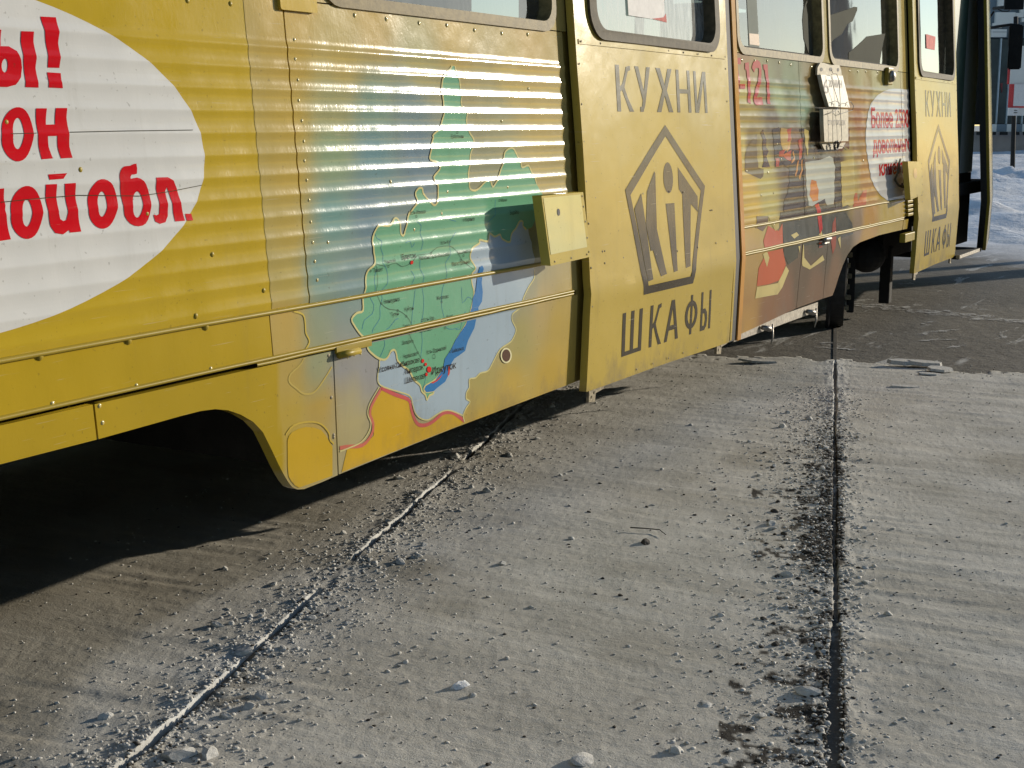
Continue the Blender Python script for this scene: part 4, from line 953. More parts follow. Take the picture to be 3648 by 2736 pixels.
for i in range(7):
    a = i * 1.1; cX, cZ = W('c4', [(1345, 1635)], .05)[0]
    tube_bm(wb, [(cX + math.cos(a + t * .9) * .035, D0 + lean(cZ) - .05 - .012 * (t % 2), cZ + math.sin(a + t * .9) * .025) for t in range(6)], .003, 5)
wire = tag(bm_obj("tie_wire", wb, M_WIRE, None, smooth=True), "black wire twisted round the two white route boards", "wire")

# ================================================================== GROUND
rng = np.random.default_rng(3)
UD = R(17.01); cU, sU = math.cos(UD), math.sin(UD)      # direction of the buried track
V_R, V_L = -.051, 1.470
def vnoise(x, y, s, seed):
    r = np.random.default_rng(seed); g = r.random((256, 256))
    X, Y = x / s + 1000, y / s + 1000
    i, j = np.floor(X).astype(int), np.floor(Y).astype(int); fx, fy = X - i, Y - j
    fx, fy = fx * fx * (3 - 2 * fx), fy * fy * (3 - 2 * fy)
    a = g[i % 256, j % 256]; b = g[(i + 1) % 256, j % 256]; c = g[i % 256, (j + 1) % 256]; d = g[(i + 1) % 256, (j + 1) % 256]
    return (a * (1 - fx) + b * fx) * (1 - fy) + (c * (1 - fx) + d * fx) * fy - .5
def sstep(a, b, x): t = np.clip((x - a) / (b - a), 0, 1); return t * t * (3 - 2 * t)
def grid_obj(name, X, Y, Z, mat, attr=None):
    n, m = X.shape
    co = np.stack([X, Y, Z], -1).reshape(-1, 3).astype(np.float32)
    i = np.arange(n * m).reshape(n, m)
    q = np.stack([i[:-1, :-1], i[1:, :-1], i[1:, 1:], i[:-1, 1:]], -1).reshape(-1, 4)
    me = bpy.data.meshes.new(name); me.vertices.add(n * m); me.vertices.foreach_set("co", co.ravel())
    me.loops.add(q.size); me.loops.foreach_set("vertex_index", q.ravel().astype(np.int32))
    me.polygons.add(len(q)); me.polygons.foreach_set("loop_start", np.arange(0, q.size, 4, dtype=np.int32))
    me.update(calc_edges=True)
    for k, a in (attr or {}).items():
        at = me.color_attributes.new(k, 'FLOAT_COLOR', 'POINT'); at.data.foreach_set("color", a.reshape(-1, 4).astype(np.float32).ravel())
    me.polygons.foreach_set("use_smooth", [True] * len(q)); me.materials.append(mat); me.validate()
    o = link(bpy.data.objects.new(name, me))
    nz = sum(p.normal.z for p in me.polygons[:50])
    if nz < 0: me.flip_normals()
    return o
# --- materials
def make_slab():
    m, t, p = mat_new("dusty_frozen_slab"); pos = geo(t)
    a = N(t, "ShaderNodeAttribute", attribute_name="dirt"); sep = N(t, "ShaderNodeSeparateColor"); t.links.new(a.outputs["Color"], sep.inputs[0])
    n1 = noise(t, 3.2, 6, .6, pos); base = ramp(t, n1.outputs[0], .3, .72, (.40, .382, .335, 1), (.55, .527, .475, 1)).outputs[0]
    st = noise(t, 1.6, 5, .6, mapping(t, pos, (10, .55, 1), (0, 0, R(9))), .3)
    base = mixc(t, mathn(t, 'MULTIPLY', ramp(t, st.outputs[0], .46, .72).outputs[0], .55), base, (.64, .62, .565))
    sp = noise(t, 85, 4, .65, pos); base = mixc(t, mathn(t, 'MULTIPLY', ramp(t, sp.outputs[0], .57, .72).outputs[0], .45), base, (.13, .115, .095))
    sp2 = noise(t, 230, 2, .6, pos); base = mixc(t, mathn(t, 'MULTIPLY', ramp(t, sp2.outputs[0], .60, .70).outputs[0], .5), base, (.56, .55, .52))
    ty = noise(t, 1.0, 3, .5, mapping(t, pos, (3.1, .22, 1), (0, 0, R(7))), .2)
    base = mixc(t, mathn(t, 'MULTIPLY', ramp(t, ty.outputs[0], .50, .62).outputs[0], .28), base, (.27, .245, .20))
    ln = noise(t, 1.4, 2, .5, mapping(t, pos, (60, .35, 1), (0, 0, R(-13))), .15)
    base = mixc(t, mathn(t, 'MULTIPLY', ramp(t, ln.outputs[0], .70, .73).outputs[0], .5), base, (.62, .60, .55))
    base = mixc(t, sep.outputs[0], base, (.022, .018, .014))      # R: wet dark dirt
    base = mixc(t, sep.outputs[1], base, (.215, .19, .14))       # G: brown film
    base = mixc(t, sep.outputs[2], base, (.62, .62, .60))         # B: frost, and the painted sunlit lip of the left groove
    t.links.new(base, p.inputs["Base Color"]); p.inputs["Roughness"].default_value = .82; p.inputs["Specular IOR Level"].default_value = .25
    b = bump(t, noise(t, 40, 5, .7, pos).outputs[0], .004, .7)
    b = bump(t, noise(t, 180, 4, .7, pos).outputs[0], .0022, .8, b)
    b = bump(t, st.outputs[0], .008, .35, b)
    t.links.new(b, p.inputs["Normal"]); return m
def make_road():
    m, t, p = mat_new("dark_worn_road"); pos = geo(t)
    n1 = noise(t, 1.3, 6, .62, pos); base = ramp(t, n1.outputs[0], .3, .75, (.085, .074, .058, 1), (.155, .138, .112, 1)).outputs[0]
    g = noise(t, 60, 3, .6, pos); base = mixc(t, mathn(t, 'MULTIPLY', ramp(t, g.outputs[0], .58, .70).outputs[0], .55), base, (.32, .30, .26))
    s = noise(t, 1.1, 6, .68, mapping(t, pos, (1.0, 3.8, 1), (0, 0, R(-38))), .6); sr = ramp(t, s.outputs[0], .595, .665)
    base = mixc(t, mathn(t, 'MULTIPLY', sr.outputs[0], .75), base, (.50, .49, .46))
    sep = N(t, "ShaderNodeSeparateXYZ"); t.links.new(pos, sep.inputs[0])
    fn = noise(t, .35, 5, .6, pos)
    far = mathn(t, 'ADD', sep.outputs[0], mathn(t, 'MULTIPLY', fn.outputs[0], 7.0)); fr = ramp(t, mathn(t, 'DIVIDE', far, 40.0), .46, .52)
    base = mixc(t, fr.outputs[0], base, (.66, .67, .70))
    yy = mathn(t, 'ADD', sep.outputs[1], mathn(t, 'MULTIPLY', fn.outputs[0], 2.0)); yr = ramp(t, mathn(t, 'DIVIDE', yy, 10.0), .55, .75)
    base = mixc(t, mathn(t, 'MULTIPLY', yr.outputs[0], .8), base, (.40, .39, .37))
    t.links.new(base, p.inputs["Base Color"]); p.inputs["Roughness"].default_value = .75; p.inputs["Specular IOR Level"].default_value = .3
    b = bump(t, g.outputs[0], .004, .9); b = bump(t, noise(t, 9, 5, .6, pos).outputs[0], .02, .6, b)
    t.links.new(b, p.inputs["Normal"]); return m
def make_snow():
    m, t, p = mat_new("trodden_snow"); pos = geo(t)
    n1 = noise(t, 1.5, 6, .65, pos); base = ramp(t, n1.outputs[0], .25, .65, (.52, .53, .55, 1), (.80, .82, .86, 1)).outputs[0]
    t.links.new(base, p.inputs["Base Color"]); p.inputs["Roughness"].default_value = .6
    t.links.new(bump(t, noise(t, 6, 6, .65, pos).outputs[0], .05, .8), p.inputs["Normal"]); return m
M_SLAB, M_ROAD, M_SNOW = make_slab(), make_road(), make_snow()
M_ICE = make_plain("pale_frozen_lump", (.52, .505, .47), .8, 0, .25, 60, .003, .2)
M_DARKL = make_plain("dark_grit", (.045, .038, .030), .85, 0, .4, 60, .002)
M_WHITEL = make_plain("clean_snow_lump", (.72, .73, .74), .7, 0, .12, 50, .004)
# --- road: one sheet to the horizon
me = bpy.data.meshes.new("road"); S = 700
me.from_pydata([(-S, -S, -.012), (S, -S, -.012), (S, S, -.012), (-S, S, -.012)], [], [(0, 1, 2, 3)]); me.materials.append(M_ROAD)
tag(link(bpy.data.objects.new("road", me)), kind="structure")
# --- dusty slab with the two rail grooves
us = [2.25]
while us[-1] < 9.15: us.append(us[-1] * 1.0038)
us = np.array(us)
vs_ = [-1.9]
while vs_[-1] < 3.3:
    v = vs_[-1]; near = min(abs(v - V_R), abs(v - V_L)); vs_.append(v + (.0022 if near < .05 else .0045 if near < .3 else .0065 if -1.2 < v < 2.1 else .03))
vs_ = np.array(vs_)
U, V = np.meshgrid(us, vs_, indexing='ij')
GX, GY = U * cU - V * sU, U * sU + V * cU
def slab_h(U, V):
    GX, GY = U * cU - V * sU, U * sU + V * cU
    h = .009 * vnoise(GX, GY, .45, 1) + .0032 * vnoise(GX, GY, .12, 2) + .0016 * vnoise(GX, GY, .035, 3) + .0014 * vnoise(GX, GY, .013, 4) + .0012 * vnoise(GX, GY, .006, 14)
    a = GX * .99 + GY * .14; b = -GX * .14 + GY * .99
    h += .005 * vnoise(a * 1.0, b * .08, .035, 5) * sstep(.0, .3, vnoise(GX, GY, .8, 6) + .15)
    # rims of crumbs along the grooves
    for v0, k, sd_ in ((V_R, .010, 7), (V_L, .012, 8)):
        d = V - v0
        r = np.exp(-(np.abs(d) / .07) ** 1.5) * (.4 + vnoise(GX, GY, .09, sd_) * 1.4)
        h += k * np.clip(r, 0, 1) + .007 * np.exp(-(np.abs(d) / .09) ** 2) * vnoise(GX, GY, .018, sd_ + 20)
    return h
H_ = slab_h(U, V)
wr = .0055 + .0125 * sstep(4.2, 3.0, U) + .006 * vnoise(U, V * 0, .35, 9) + .006 * vnoise(U, V, .05, 10) + .004 * vnoise(U, V, .015, 30)
cr_ = V_R + .010 * vnoise(U, V * 0, .6, 11)
gr = sstep(wr + .004, wr - .002, np.abs(V - cr_)) * sstep(8.6, 8.2, U)
wl = .0095 + .004 * sstep(4.0, 2.8, U) + .004 * vnoise(U, V * 0, .25, 12) + .005 * vnoise(U, V, .04, 13)
gap = sstep(-.34, -.24, vnoise(U, V * 0, .5, 15))
gl_ = sstep(wl + .004, wl - .002, np.abs(V - V_L - .006 * vnoise(U, V * 0, .5, 16))) * gap
dep = .030 + .012 * vnoise(U, V, .04, 17)
H_ = H_ * (1 - np.maximum(gr, gl_)) - dep * gr - .028 * gl_
# slab edge towards the road
edge = 8.72 + .22 * vnoise(V, V * 0, .5, 18) + .30 * vnoise(GX, GY, .16, 19) + .16 * vnoise(GX, GY, .05, 119) - .48 * sstep(.2, -1.3, V) * 1.15
H_ += .004 - .016 * sstep(8.0, 8.7, U) - .03 * sstep(edge - .06, edge + .03, U)
d = V - V_R
dirt = np.exp(-np.clip(d, 0, 9) / .085) * sstep(-.04, -.01, d) * sstep(6.9, 6.2, U) * (.22 + .85 * sstep(4.3, 4.9, U) * sstep(6.5, 5.6, U) + .2 * sstep(3.9, 3.3, U) + .5 * vnoise(U, V * 0, .28, 61))
dirt = sstep(.27, .42, dirt + (.95 * vnoise(GX, GY, .10, 21) + .7 * vnoise(GX, GY, .035, 62) + .5 * vnoise(GX, GY, .015, 22)) * (dirt > .03))
dirt = np.maximum(dirt, .9 * gr * sstep(8, 5, U)); dirt = np.maximum(dirt, .75 * gl_)
dl = V - V_L
dirt = np.maximum(dirt, sstep(.34, .5, np.exp(-np.clip(-dl, 0, 9) / .05) * (dl < .01) + .9 * vnoise(GX, GY, .05, 24)) * .7 * sstep(3.6, 2.9, U))
brown = .55 * sstep(.05, .35, vnoise(GX, GY, .5, 25) + .9 * sstep(1.55, 2.1, V) - .15) + .25 * sstep(.15, .4, vnoise(GX, GY, .3, 26))
frost = .55 * np.exp(-((dl - .012) / .012) ** 2) * gap + .35 * sstep(.1, .4, vnoise(GX, GY, .15, 27)) * np.exp(-(dl / .15) ** 2) + .3 * np.exp(-(d / .05) ** 2) * sstep(5.5, 7, U)  # first term paints in the sunlit lip of the left groove
frost = frost * (1 - dirt)
att = np.stack([dirt, np.clip(brown, 0, 1), np.clip(frost, 0, 1), np.ones_like(dirt)], -1)
slab = tag(grid_obj("frozen_slab", GX, GY, H_, M_SLAB, {"dirt": att}), kind="structure")
# --- rails lying deep in the grooves
for v0, hh in ((V_R + .004, .028), (V_L, .026)):
    bm = bmesh.new(); pts = [(2.0, v0), (60.0, v0)]
    q = []
    for u_ in (2.0, 8.6, 40.0):
        q.append([bm.verts.new(((u_) * cU - (v0 + o_) * sU, u_ * sU + (v0 + o_) * cU, z)) for o_, z in ((-.011 if u_ > 8 else -.03, -.09), (-.011 if u_ > 8 else -.03, -hh if u_ < 5 else -.007), (.011 if u_ > 8 else .03, -hh if u_ < 5 else -.007), (.011 if u_ > 8 else .03, -.09))])
    for a, b in zip(q, q[1:]):
        for k in range(3): bm.faces.new((a[k], b[k], b[k + 1], a[k + 1]))
    tag(bm_obj("rail", bm, M_STEEL), kind="structure")
# --- crumbs
ico = bmesh.new(); bmesh.ops.create_icosphere(ico, subdivisions=1, radius=1.0)
IV = np.array([v.co[:] for v in ico.verts]); IFc = np.array([[v.index for v in f.verts] for f in ico.faces]); ico.free()
def hgt(u, v): return slab_h(np.array([[u]]), np.array([[v]]))[0, 0] + .004
def crumbs(name, U0, V0, SZ, mat, flat=(.35, .8), seed=1, label=None):
    r = np.random.default_rng(seed); n = len(U0); base = slab_h(U0[None], V0[None])[0] + .004
    A = []
    P = np.repeat(IV[None], n, 0) * (1 + .45 * (r.random((n, 12, 1)) - .5) * 2 * .8)
    P *= SZ[:, None, None] * np.stack([.7 + .8 * r.random(n), .7 + .8 * r.random(n), flat[0] + (flat[1] - flat[0]) * r.random(n)], -1)[:, None]
    th = r.random(n) * 6.283; c, s = np.cos(th)[:, None], np.sin(th)[:, None]
    x, y = P[..., 0] * c - P[..., 1] * s, P[..., 0] * s + P[..., 1] * c
    tl = (r.random(n)[:, None] - .5) * .6; z = P[..., 2] + x * tl
    gx, gy = U0 * cU - V0 * sU, U0 * sU + V0 * cU
    co = np.stack([x + gx[:, None], y + gy[:, None], z + base[:, None] + SZ[:, None] * .15], -1).reshape(-1, 3).astype(np.float32)
    F = (IFc[None] + 12 * np.arange(n)[:, None, None]).reshape(-1, 3)
    me = bpy.data.meshes.new(name); me.vertices.add(len(co)); me.vertices.foreach_set("co", co.ravel())
    me.loops.add(F.size); me.loops.foreach_set("vertex_index", F.ravel().astype(np.int32)); me.polygons.add(len(F))
    me.polygons.foreach_set("loop_start", np.arange(0, F.size, 3, dtype=np.int32)); me.update(calc_edges=True); me.materials.append(mat); me.validate()
    return tag(link(bpy.data.objects.new(name, me)), label, name.replace('_', ' '), kind="stuff")
def scatter_uv(n, seed):
    r = np.random.default_rng(seed); out = []
    u_ = 2.3 + 6.2 * r.random(n) ** 1.5; v_ = -1.3 + 3.7 * r.random(n)
    return u_, v_, r
def near_groove(n, v0, wl_, wr_, seed, umax=8.4):
    r = np.random.default_rng(seed); u_ = 2.3 + (umax - 2.3) * r.random(n) ** 1.25
    sd_ = np.where(r.random(n) < wl_ / (wl_ + wr_), 1, -1); dd = r.exponential(1, n) * np.where(sd_ > 0, wl_, wr_) * .55 + .012
    return u_, v0 + sd_ * dd, r
def cat(*a): return [np.concatenate(x) for x in zip(*a)]
def siz(r, n, lo, hi, p): return lo + (hi - lo) * r.random(n) ** p
u1, v1, r1 = scatter_uv(12000, 31); a1 = (u1, v1, siz(r1, 12000, .0009, .0046, 4.2))
u2, v2, r2 = near_groove(10000, V_L, .15, .20, 32, 7.6); a2 = (u2, v2, siz(r2, 10000, .0012, .0072, 3.0))
u3, v3, r3 = near_groove(9000, V_R, .20, .08, 33, 7.6); a3 = (u3, v3, siz(r3, 9000, .0012, .0072, 3.0))
crumbs("pale_rubble", *cat(a1, a2, a3), M_ICE, seed=41, label="pale frozen crumbs scattered over the slab and heaped along both rail grooves")
u1, v1, r1 = scatter_uv(1500, 34); a1 = (u1, v1, siz(r1, 1500, .0012, .005, 3.0))
u3, v3, r3 = near_groove(3600, V_R, .12, .03, 35, 6.9); k = (u3 > 3.9) | (r3.random(3600) < .45); k = k & (r3.random(3600) < .45 + 1.1 * vnoise(u3, v3 * 0, .28, 61)); a3 = (u3[k], v3[k], siz(r3, int(k.sum()), .0015, .0080, 2.2))
u4, v4, r4 = near_groove(700, V_L, .03, .09, 36, 5.0); a4 = (u4, v4, siz(r4, 700, .0012, .006, 2.6))
crumbs("dark_rubble", *cat(a1, a3, a4), M_DARKL, seed=42, label="dark grit spilled along the right rail groove and dotted over the slab")
# --- single lumps: variants share meshes, copies are individuals
def lump_mesh(name, seed, mat, flat=.55, sub=3, rough=.30):
    bm = bmesh.new(); bmesh.ops.create_icosphere(bm, subdivisions=sub, radius=1.0); r = random.Random(seed)
    ks = [(Vector((r.uniform(-1, 1), r.uniform(-1, 1), r.uniform(-1, 1))).normalized(), r.uniform(.45, .95)) for _ in range(11)]
    from mathutils import noise as mn
    for v in bm.verts:
        c = v.co.copy(); d_ = 1.0
        for k, h in ks:
            q = c.dot(k)
            if q > h: c -= k * (q - h)
        c *= 1 + rough * .35 * mn.noise(c * 3 + Vector((seed, 0, 0))) + .06 * mn.noise(c * 9)
        v.co = Vector((c.x * 1.15, c.y * .85, c.z * flat))
    me = bpy.data.meshes.new(name); bm.to_mesh(me); bm.free(); me.materials.append(mat); return me
LM = [lump_mesh("ice_lump", i, M_ICE, (.45, .6, .35, .7, .5, .28)[i], 2) for i in range(6)]
DM = [lump_mesh("dark_lump", 20 + i, M_DARKL, .6, 2) for i in range(3)]
def put(me, name, u_, v_, s, label, group, rz=None, cat_="ice lump"):
    o = link(bpy.data.objects.new(name, me)); o.location = (u_ * cU - v_ * sU, u_ * sU + v_ * cU, hgt(u_, v_) + s * .12)
    o.scale = (s, s, s); o.rotation_euler = (random.uniform(-.25, .25), random.uniform(-.25, .25), random.uniform(0, 6.28) if rz is None else rz)
    return tag(o, label, cat_, group)
def put_px(me, name, x, y, s, label, group=None, rz=None, cat_="ice lump"):
    g = ground(x, y); return put(me, name, g[0] * cU + g[1] * sU, -g[0] * sU + g[1] * cU, s, label, group, rz, cat_)
r = random.Random(5)
def lumps(n, v0, wl_, wr_, umin, umax, lo, hi, label, group, meshes=LM, nm="ice_lump", ct="ice lump"):
    for _ in range(n):
        u_ = umin + (umax - umin) * r.random() ** 1.3; sgn = 1 if r.random() < wl_ / (wl_ + wr_) else -1
        dd = .022 + r.random() ** 1.4 * (wl_ if sgn > 0 else wr_)
        put(r.choice(meshes), nm, u_, v0 + sgn * dd, (lo + (hi - lo) * r.random() ** 2.2) * (.75 + .1 * u_ if u_ < 5 else 1.2), label, group, None, ct)
lumps(70, V_L, .16, .22, 2.45, 6.8, .008, .022, "pale angular ice lump lying along the diagonal left rail groove", "ice lumps along the left rail groove")
lumps(60, V_R, .30, .14, 2.55, 7.6, .008, .020, "pale angular ice lump lying along the upright right rail groove", "ice lumps along the right rail groove")
lumps(24, V_R, .20, .03, 3.6, 5.9, .008, .015, "dark earthy lump in the dirt spilled beside the right rail groove", "dark lumps beside the right rail groove", DM, "dark_lump", "dirt lump")
for _ in range(46):
    put(r.choice(LM), "ice_lump", 2.4 + 4.6 * r.random() ** 1.4, r.uniform(.25, 1.2), .006 + .006 * r.random() ** 2, "small pale pebble of ice on the open slab between the two grooves", "small ice pebbles between the grooves")
for _ in range(18):
    put(r.choice(LM), "ice_lump", 2.8 + 4.5 * r.random(), r.uniform(-1.1, -.35), .006 + .006 * r.random() ** 2, "small pale pebble of ice on the slab right of the right groove", "small ice pebbles right of the right groove")
for _ in range(20):
    put(r.choice(DM), "dark_lump", 2.5 + 4.0 * r.random(), r.uniform(.2, 1.3), .005 + .004 * r.random(), "tiny dark cinder on the slab between the grooves", "dark cinders between the grooves", None, "cinder")
for _ in range(14):
    put(r.choice(LM), "ice_lump", 2.6 + 2.2 * r.random(), r.uniform(1.66, 1.95), .006 + .006 * r.random() ** 2, "small pale lump on the brownish ground between the left groove and the tram", "lumps left of the left groove")
WL = lump_mesh("snow_lump", 50, M_WHITEL, .42, 3, .6)
put_px(WL, "snow_lump", 1640, 2448, .026, "clean white oval snow lump alone in the lower middle of the slab", None, -.4, "snow lump")
put_px(LM[3], "ice_lump", 1489, 1990, .017, "rounded ice lump just right of the broken stretch of the left groove")
put_px(LM[1], "ice_lump", 1787, 2016, .019, "knobbly pale ice lump near the middle of the slab")
put_px(LM[1], "ice_lump", 2036, 1925, .015, "pale ice lump left of the oval black stone")
put_px(DM[1], "dark_lump", 2300, 1940, .021, "oval black stone lying alone left of the right groove", None, .3, "stone")
put_px(LM[0], "ice_lump", 865, 2330, .030, "large flat dirty ice chunk left of the left groove").scale.z = .02
put_px(LM[0], "ice_lump", 635, 2705, .042, "long flat ice chunk at the bottom edge beside the left groove")
put_px(LM[4], "ice_lump", 740, 2700, .030, "squarish ice chunk at the bottom edge right of the long flat one")
put_px(LM[2], "ice_lump", 2870, 2480, .034, "rounded pale ice chunk against the dark right groove")
put_px(LM[4], "ice_lump", 2800, 2050, .026, "pale flat chunk lying in the dark dirt")
put_px(LM[5], "ice_lump", 2085, 2725, .034, "large pale chunk at the bottom edge in the middle")
put_px(LM[1], "ice_lump", 2412, 2690, .022, "pale chunk near the bottom edge between the middle chunk and the right groove")
def slabbit(x, y, L_, W_, hh, rz, label):
    g = ground(x, y); bm = bmesh.new(); n = 7; q = [((1 + .25 * random.uniform(-1, 1)) * L_ * math.cos(i * 6.283 / n), (1 + .25 * random.uniform(-1, 1)) * W_ * math.sin(i * 6.283 / n)) for i in range(n)]
    b = [bm.verts.new((a, c, 0)) for a, c in q]; t_ = [bm.verts.new((a * .93, c * .93, hh)) for a, c in q]
    bm.faces.new(t_); bm.faces.new(b[::-1])
    for i in range(n): bm.faces.new((b[i], b[(i + 1) % n], t_[(i + 1) % n], t_[i]))
    o = bm_obj("ice_slab", bm, M_ICE); o.location = (g[0], g[1], .004); o.rotation_euler = (.03, .05, rz); tag(o, label, "ice slab")
AX = YAW - R(90)
slabbit(3225, 1298, .10, .05, .022, AX + .1, "left one of the two long ice slabs end to end on the road edge")
slabbit(3290, 1301, .12, .045, .020, AX - .05, "right one of the two long ice slabs end to end on the road edge")
slabbit(3348, 1320, .09, .07, .014, AX + .3, "thin pale ice slab just below the two long ones")
slabbit(3305, 1336, .07, .03, .008, AX, "narrow ice sliver lying left of the thin slab")
slabbit(3225, 1383, .08, .035, .010, AX - .1, "grey ice slab alone on the dusty slab edge")
slabbit(2695, 1290, .10, .05, .012, AX - .3, "small white ice slab on the slab edge right of the near door")
tw = [ground(2290 - 45, 1895), ground(2300, 1896), ground(2350, 1899), ground(2372, 1915)]
o = tube("twig", [(a, b, .016 - .002 * i) for i, (a, b) in enumerate(tw)], [.0022, .0022, .0018, .0012], M_DARKL); tag(o, "thin dark twig lying above the oval black stone", "twig")

# ------------------------------------------------------------------ snow and the far side of the street
PD = R(11.4); cP, sP = math.cos(PD), math.sin(PD)
ps = [15.2]
while ps[-1] < 75: ps.append(ps[-1] * 1.0075)
P_, Q_ = np.meshgrid(np.array(ps), np.linspace(-9, 12, 190), indexing='ij')
SX, SY = P_ * cP - Q_ * sP, P_ * sP + Q_ * cP
edge = 16.6 + 1.4 * vnoise(Q_, Q_ * 0, 1.5, 51) + .6 * vnoise(SX, SY, .5, 52)
rise = sstep(edge, edge + 2.0, P_)
Hs = -.06 + rise * (.06 + .14 * (vnoise(SX, SY, 2.2, 53) + .35) + .07 * vnoise(SX, SY, .6, 54) + .035 * vnoise(SX, SY, .22, 55)) + .40 * sstep(22, 46, P_)
Hs += .30 * np.exp(-((P_ - 21.3) / .9) ** 2 - ((Q_ - .05) / .55) ** 2) + .16 * np.exp(-((P_ - 19.8) / .8) ** 2 - ((Q_ + .6) / .8) ** 2)
Hs += .25 * np.exp(-((P_ - 32.5) / 1.4) ** 2) * (.6 + vnoise(SX, SY, .35, 56) + .6 * vnoise(SX, SY, .14, 57))
Hs += .02 * vnoise(SX, SY, .10, 58) * rise
tag(grid_obj("snow", SX, SY, Hs, M_SNOW), kind="structure")
# background: positions are given by a point of the survey and a real distance
def FP(x, y, d): 
    v = ray(x, y) * d; return (float(v[0]), float(v[1]), float(v[2] + HC))
FN = Vector((hd[0], hd[1], 0)); RN = Vector((rt[0], rt[1], 0))
def fbox(name, x0, x1, y0, y1, d, th, mat, parent=None, bev=0.0):
    """upright box facing the street: measured outline at distance d, th metres deep"""
    a, b = Vector(FP(x0, y1, d)), Vector(FP(x1, y1, d)); zt = FP(x0, y0, d)[2]; zb = a.z
    k = FN * th; bm = bmesh.new()
    b.z = zb; v = [a, b, b + k, a + k]; lo = [bm.verts.new(p) for p in v]; hi = [bm.verts.new((p.x, p.y, zt)) for p in v]
    bm.faces.new(lo[::-1]); bm.faces.new(hi)
    for i in range(4): bm.faces.new((lo[i], lo[(i + 1) % 4], hi[(i + 1) % 4], hi[i]))
    return bm_obj(name, bm, mat, parent, bevel=bev)
M_CONC = make_plain("pinkish_concrete", (.34, .29, .26), .85, 0, .2, 1.5, .01)
M_WPAN = make_plain("white_cladding", (.70, .70, .66), .6, 0, .08, 1, .002)
M_BPAN = make_plain("blue_grey_cladding", (.16, .21, .25), .6, 0, .12, 1, .002)
M_SHOP = make_plain("shop_window_glass", (.055, .085, .09), .12, 0, .35, .8, .002, .8)
M_REDD = make_plain("dark_red_panel", (.20, .035, .035), .5, 0, .2, 2)
kio = tag(empty("shop_pavilion", (0, 0, 0)), "glass fronted shop with white sign boards across the street behind the snow bank", "building")
DK_ = 48.0
fbox("wall", 3380, 4300, 470, 552, DK_, 4.0, M_CONC, kio)
fbox("upper_wall", 3380, 4300, -700, 136, DK_ + .30, 3.6, M_BPAN, kio)
fbox("wall", 3380, 4300, 136, 444, DK_ + .9, 3.0, M_UNDER, kio)
pal = [(3330, 3400), (3425, 3505)] 
xx = [3508, 3550, 3586, 3620, 3641, 3690, 3730, 3790, 3840, 3900]
for i, (a, b) in enumerate(zip(xx, xx[1:])): fbox("sill_panel", a, b - .6, 442 + (i % 2) * .3, 469, DK_ - .04, .10, M_WPAN if i % 2 == 0 else M_BPAN, kio)
for a, b in zip(xx, xx[1:]): fbox("shop_window", a + 1.5, b - 1.5, 142, 440, DK_ + .45, .05, M_SHOP, kio)
for a in xx: fbox("mullion", a - 1.6, a + 1.6, 140, 441, DK_ + .35, .14, M_GREY, kio)
for x0, x1, y0, y1 in ((3546, 3616, 44, 90), (3618, 3648, 46, 62), (3538, 3570, 82, 100), (3532, 3586, 104, 132), (3556, 3580, -6, 22), (3635, 3800, -60, 48), (3640, 3800, 64, 78)):
    fbox("sign_board", x0, x1, y0, y1, DK_ - .22, .16, M_WPAN, kio, .015)
for y in (95.5, 113): fbox("sign_joint", 3536, 3586, y, y + 1.6, DK_ - .26, .05, M_BPAN, kio)
dm = bmesh.new(); q = [FP(3566, 198, DK_ + .2), FP(3575, 245, DK_ + .2), FP(3570, 330, DK_ + .2), FP(3557, 270, DK_ + .2)]
f0 = [dm.verts.new(p) for p in q]; f1 = [dm.verts.new(Vector(p) + FN * .06) for p in q]; dm.faces.new(f0); dm.faces.new(f1[::-1])
for i in range(4): dm.faces.new((f0[i], f1[i], f1[(i + 1) % 4], f0[(i + 1) % 4]))
bm_obj("red_diamond", dm, M_REDD, kio)
# overhanging slab that throws toothed shade on the base
for i in range(9):
    fbox("canopy_rib", 3500 + i * 42, 3506 + i * 42, 470, 481, DK_ - .75, .75, M_UNDER, kio)
# street sign post with posters
post = tag(empty("poster_post", FP(3606, 668, 31)), "dark post in the snow bank carrying a board of red and white posters", "sign post")
pi = Vector(post.location)
def lp(o): o.location = -pi; return o
def post_box(name, *a, **k): return lp(fbox(name, *a, post, **k))
bm = bmesh.new(); tube_bm(bm, [FP(3605, 680, 31), FP(3609, 520, 31), FP(3617, 250, 31), FP(3619, 60, 31)], [.055, .05, .05, .05], 8); lp(bm_obj("post", bm, M_UNDER, post, smooth=True))
bd_ = post_box("board", 3591, 3662, 166, 412, 30.85, .04, M_WPAN)
post_box("poster", 3592, 3640, 168, 186, 30.82, .02, make_plain("pale_blue_paper", (.42, .50, .56), .8, 0, .1))
post_box("poster", 3588, 3662, 188, 300, 30.80, .02, M_REDP)
post_box("poster", 3604, 3661, 214, 290, 30.77, .02, M_PAPER)
post_box("poster", 3610, 3658, 300, 378, 30.77, .02, M_PAPER)
post_box("poster", 3591, 3661, 300, 384, 30.80, .02, M_REDP)
post_box("poster", 3592, 3628, 384, 411, 30.77, .02, M_PAPER)
for y in (222, 231, 240, 252, 262, 306, 318, 330, 342, 392, 400): post_box("printed_line", 3612, 3650 if y < 380 else 3624, y, y + 2.6, 30.75, .012, M_INK if y % 3 else M_REDP)
dkb = post_box("dark_board", 3592, 3632, 96, 164, 31.2, .05, M_UNDER)
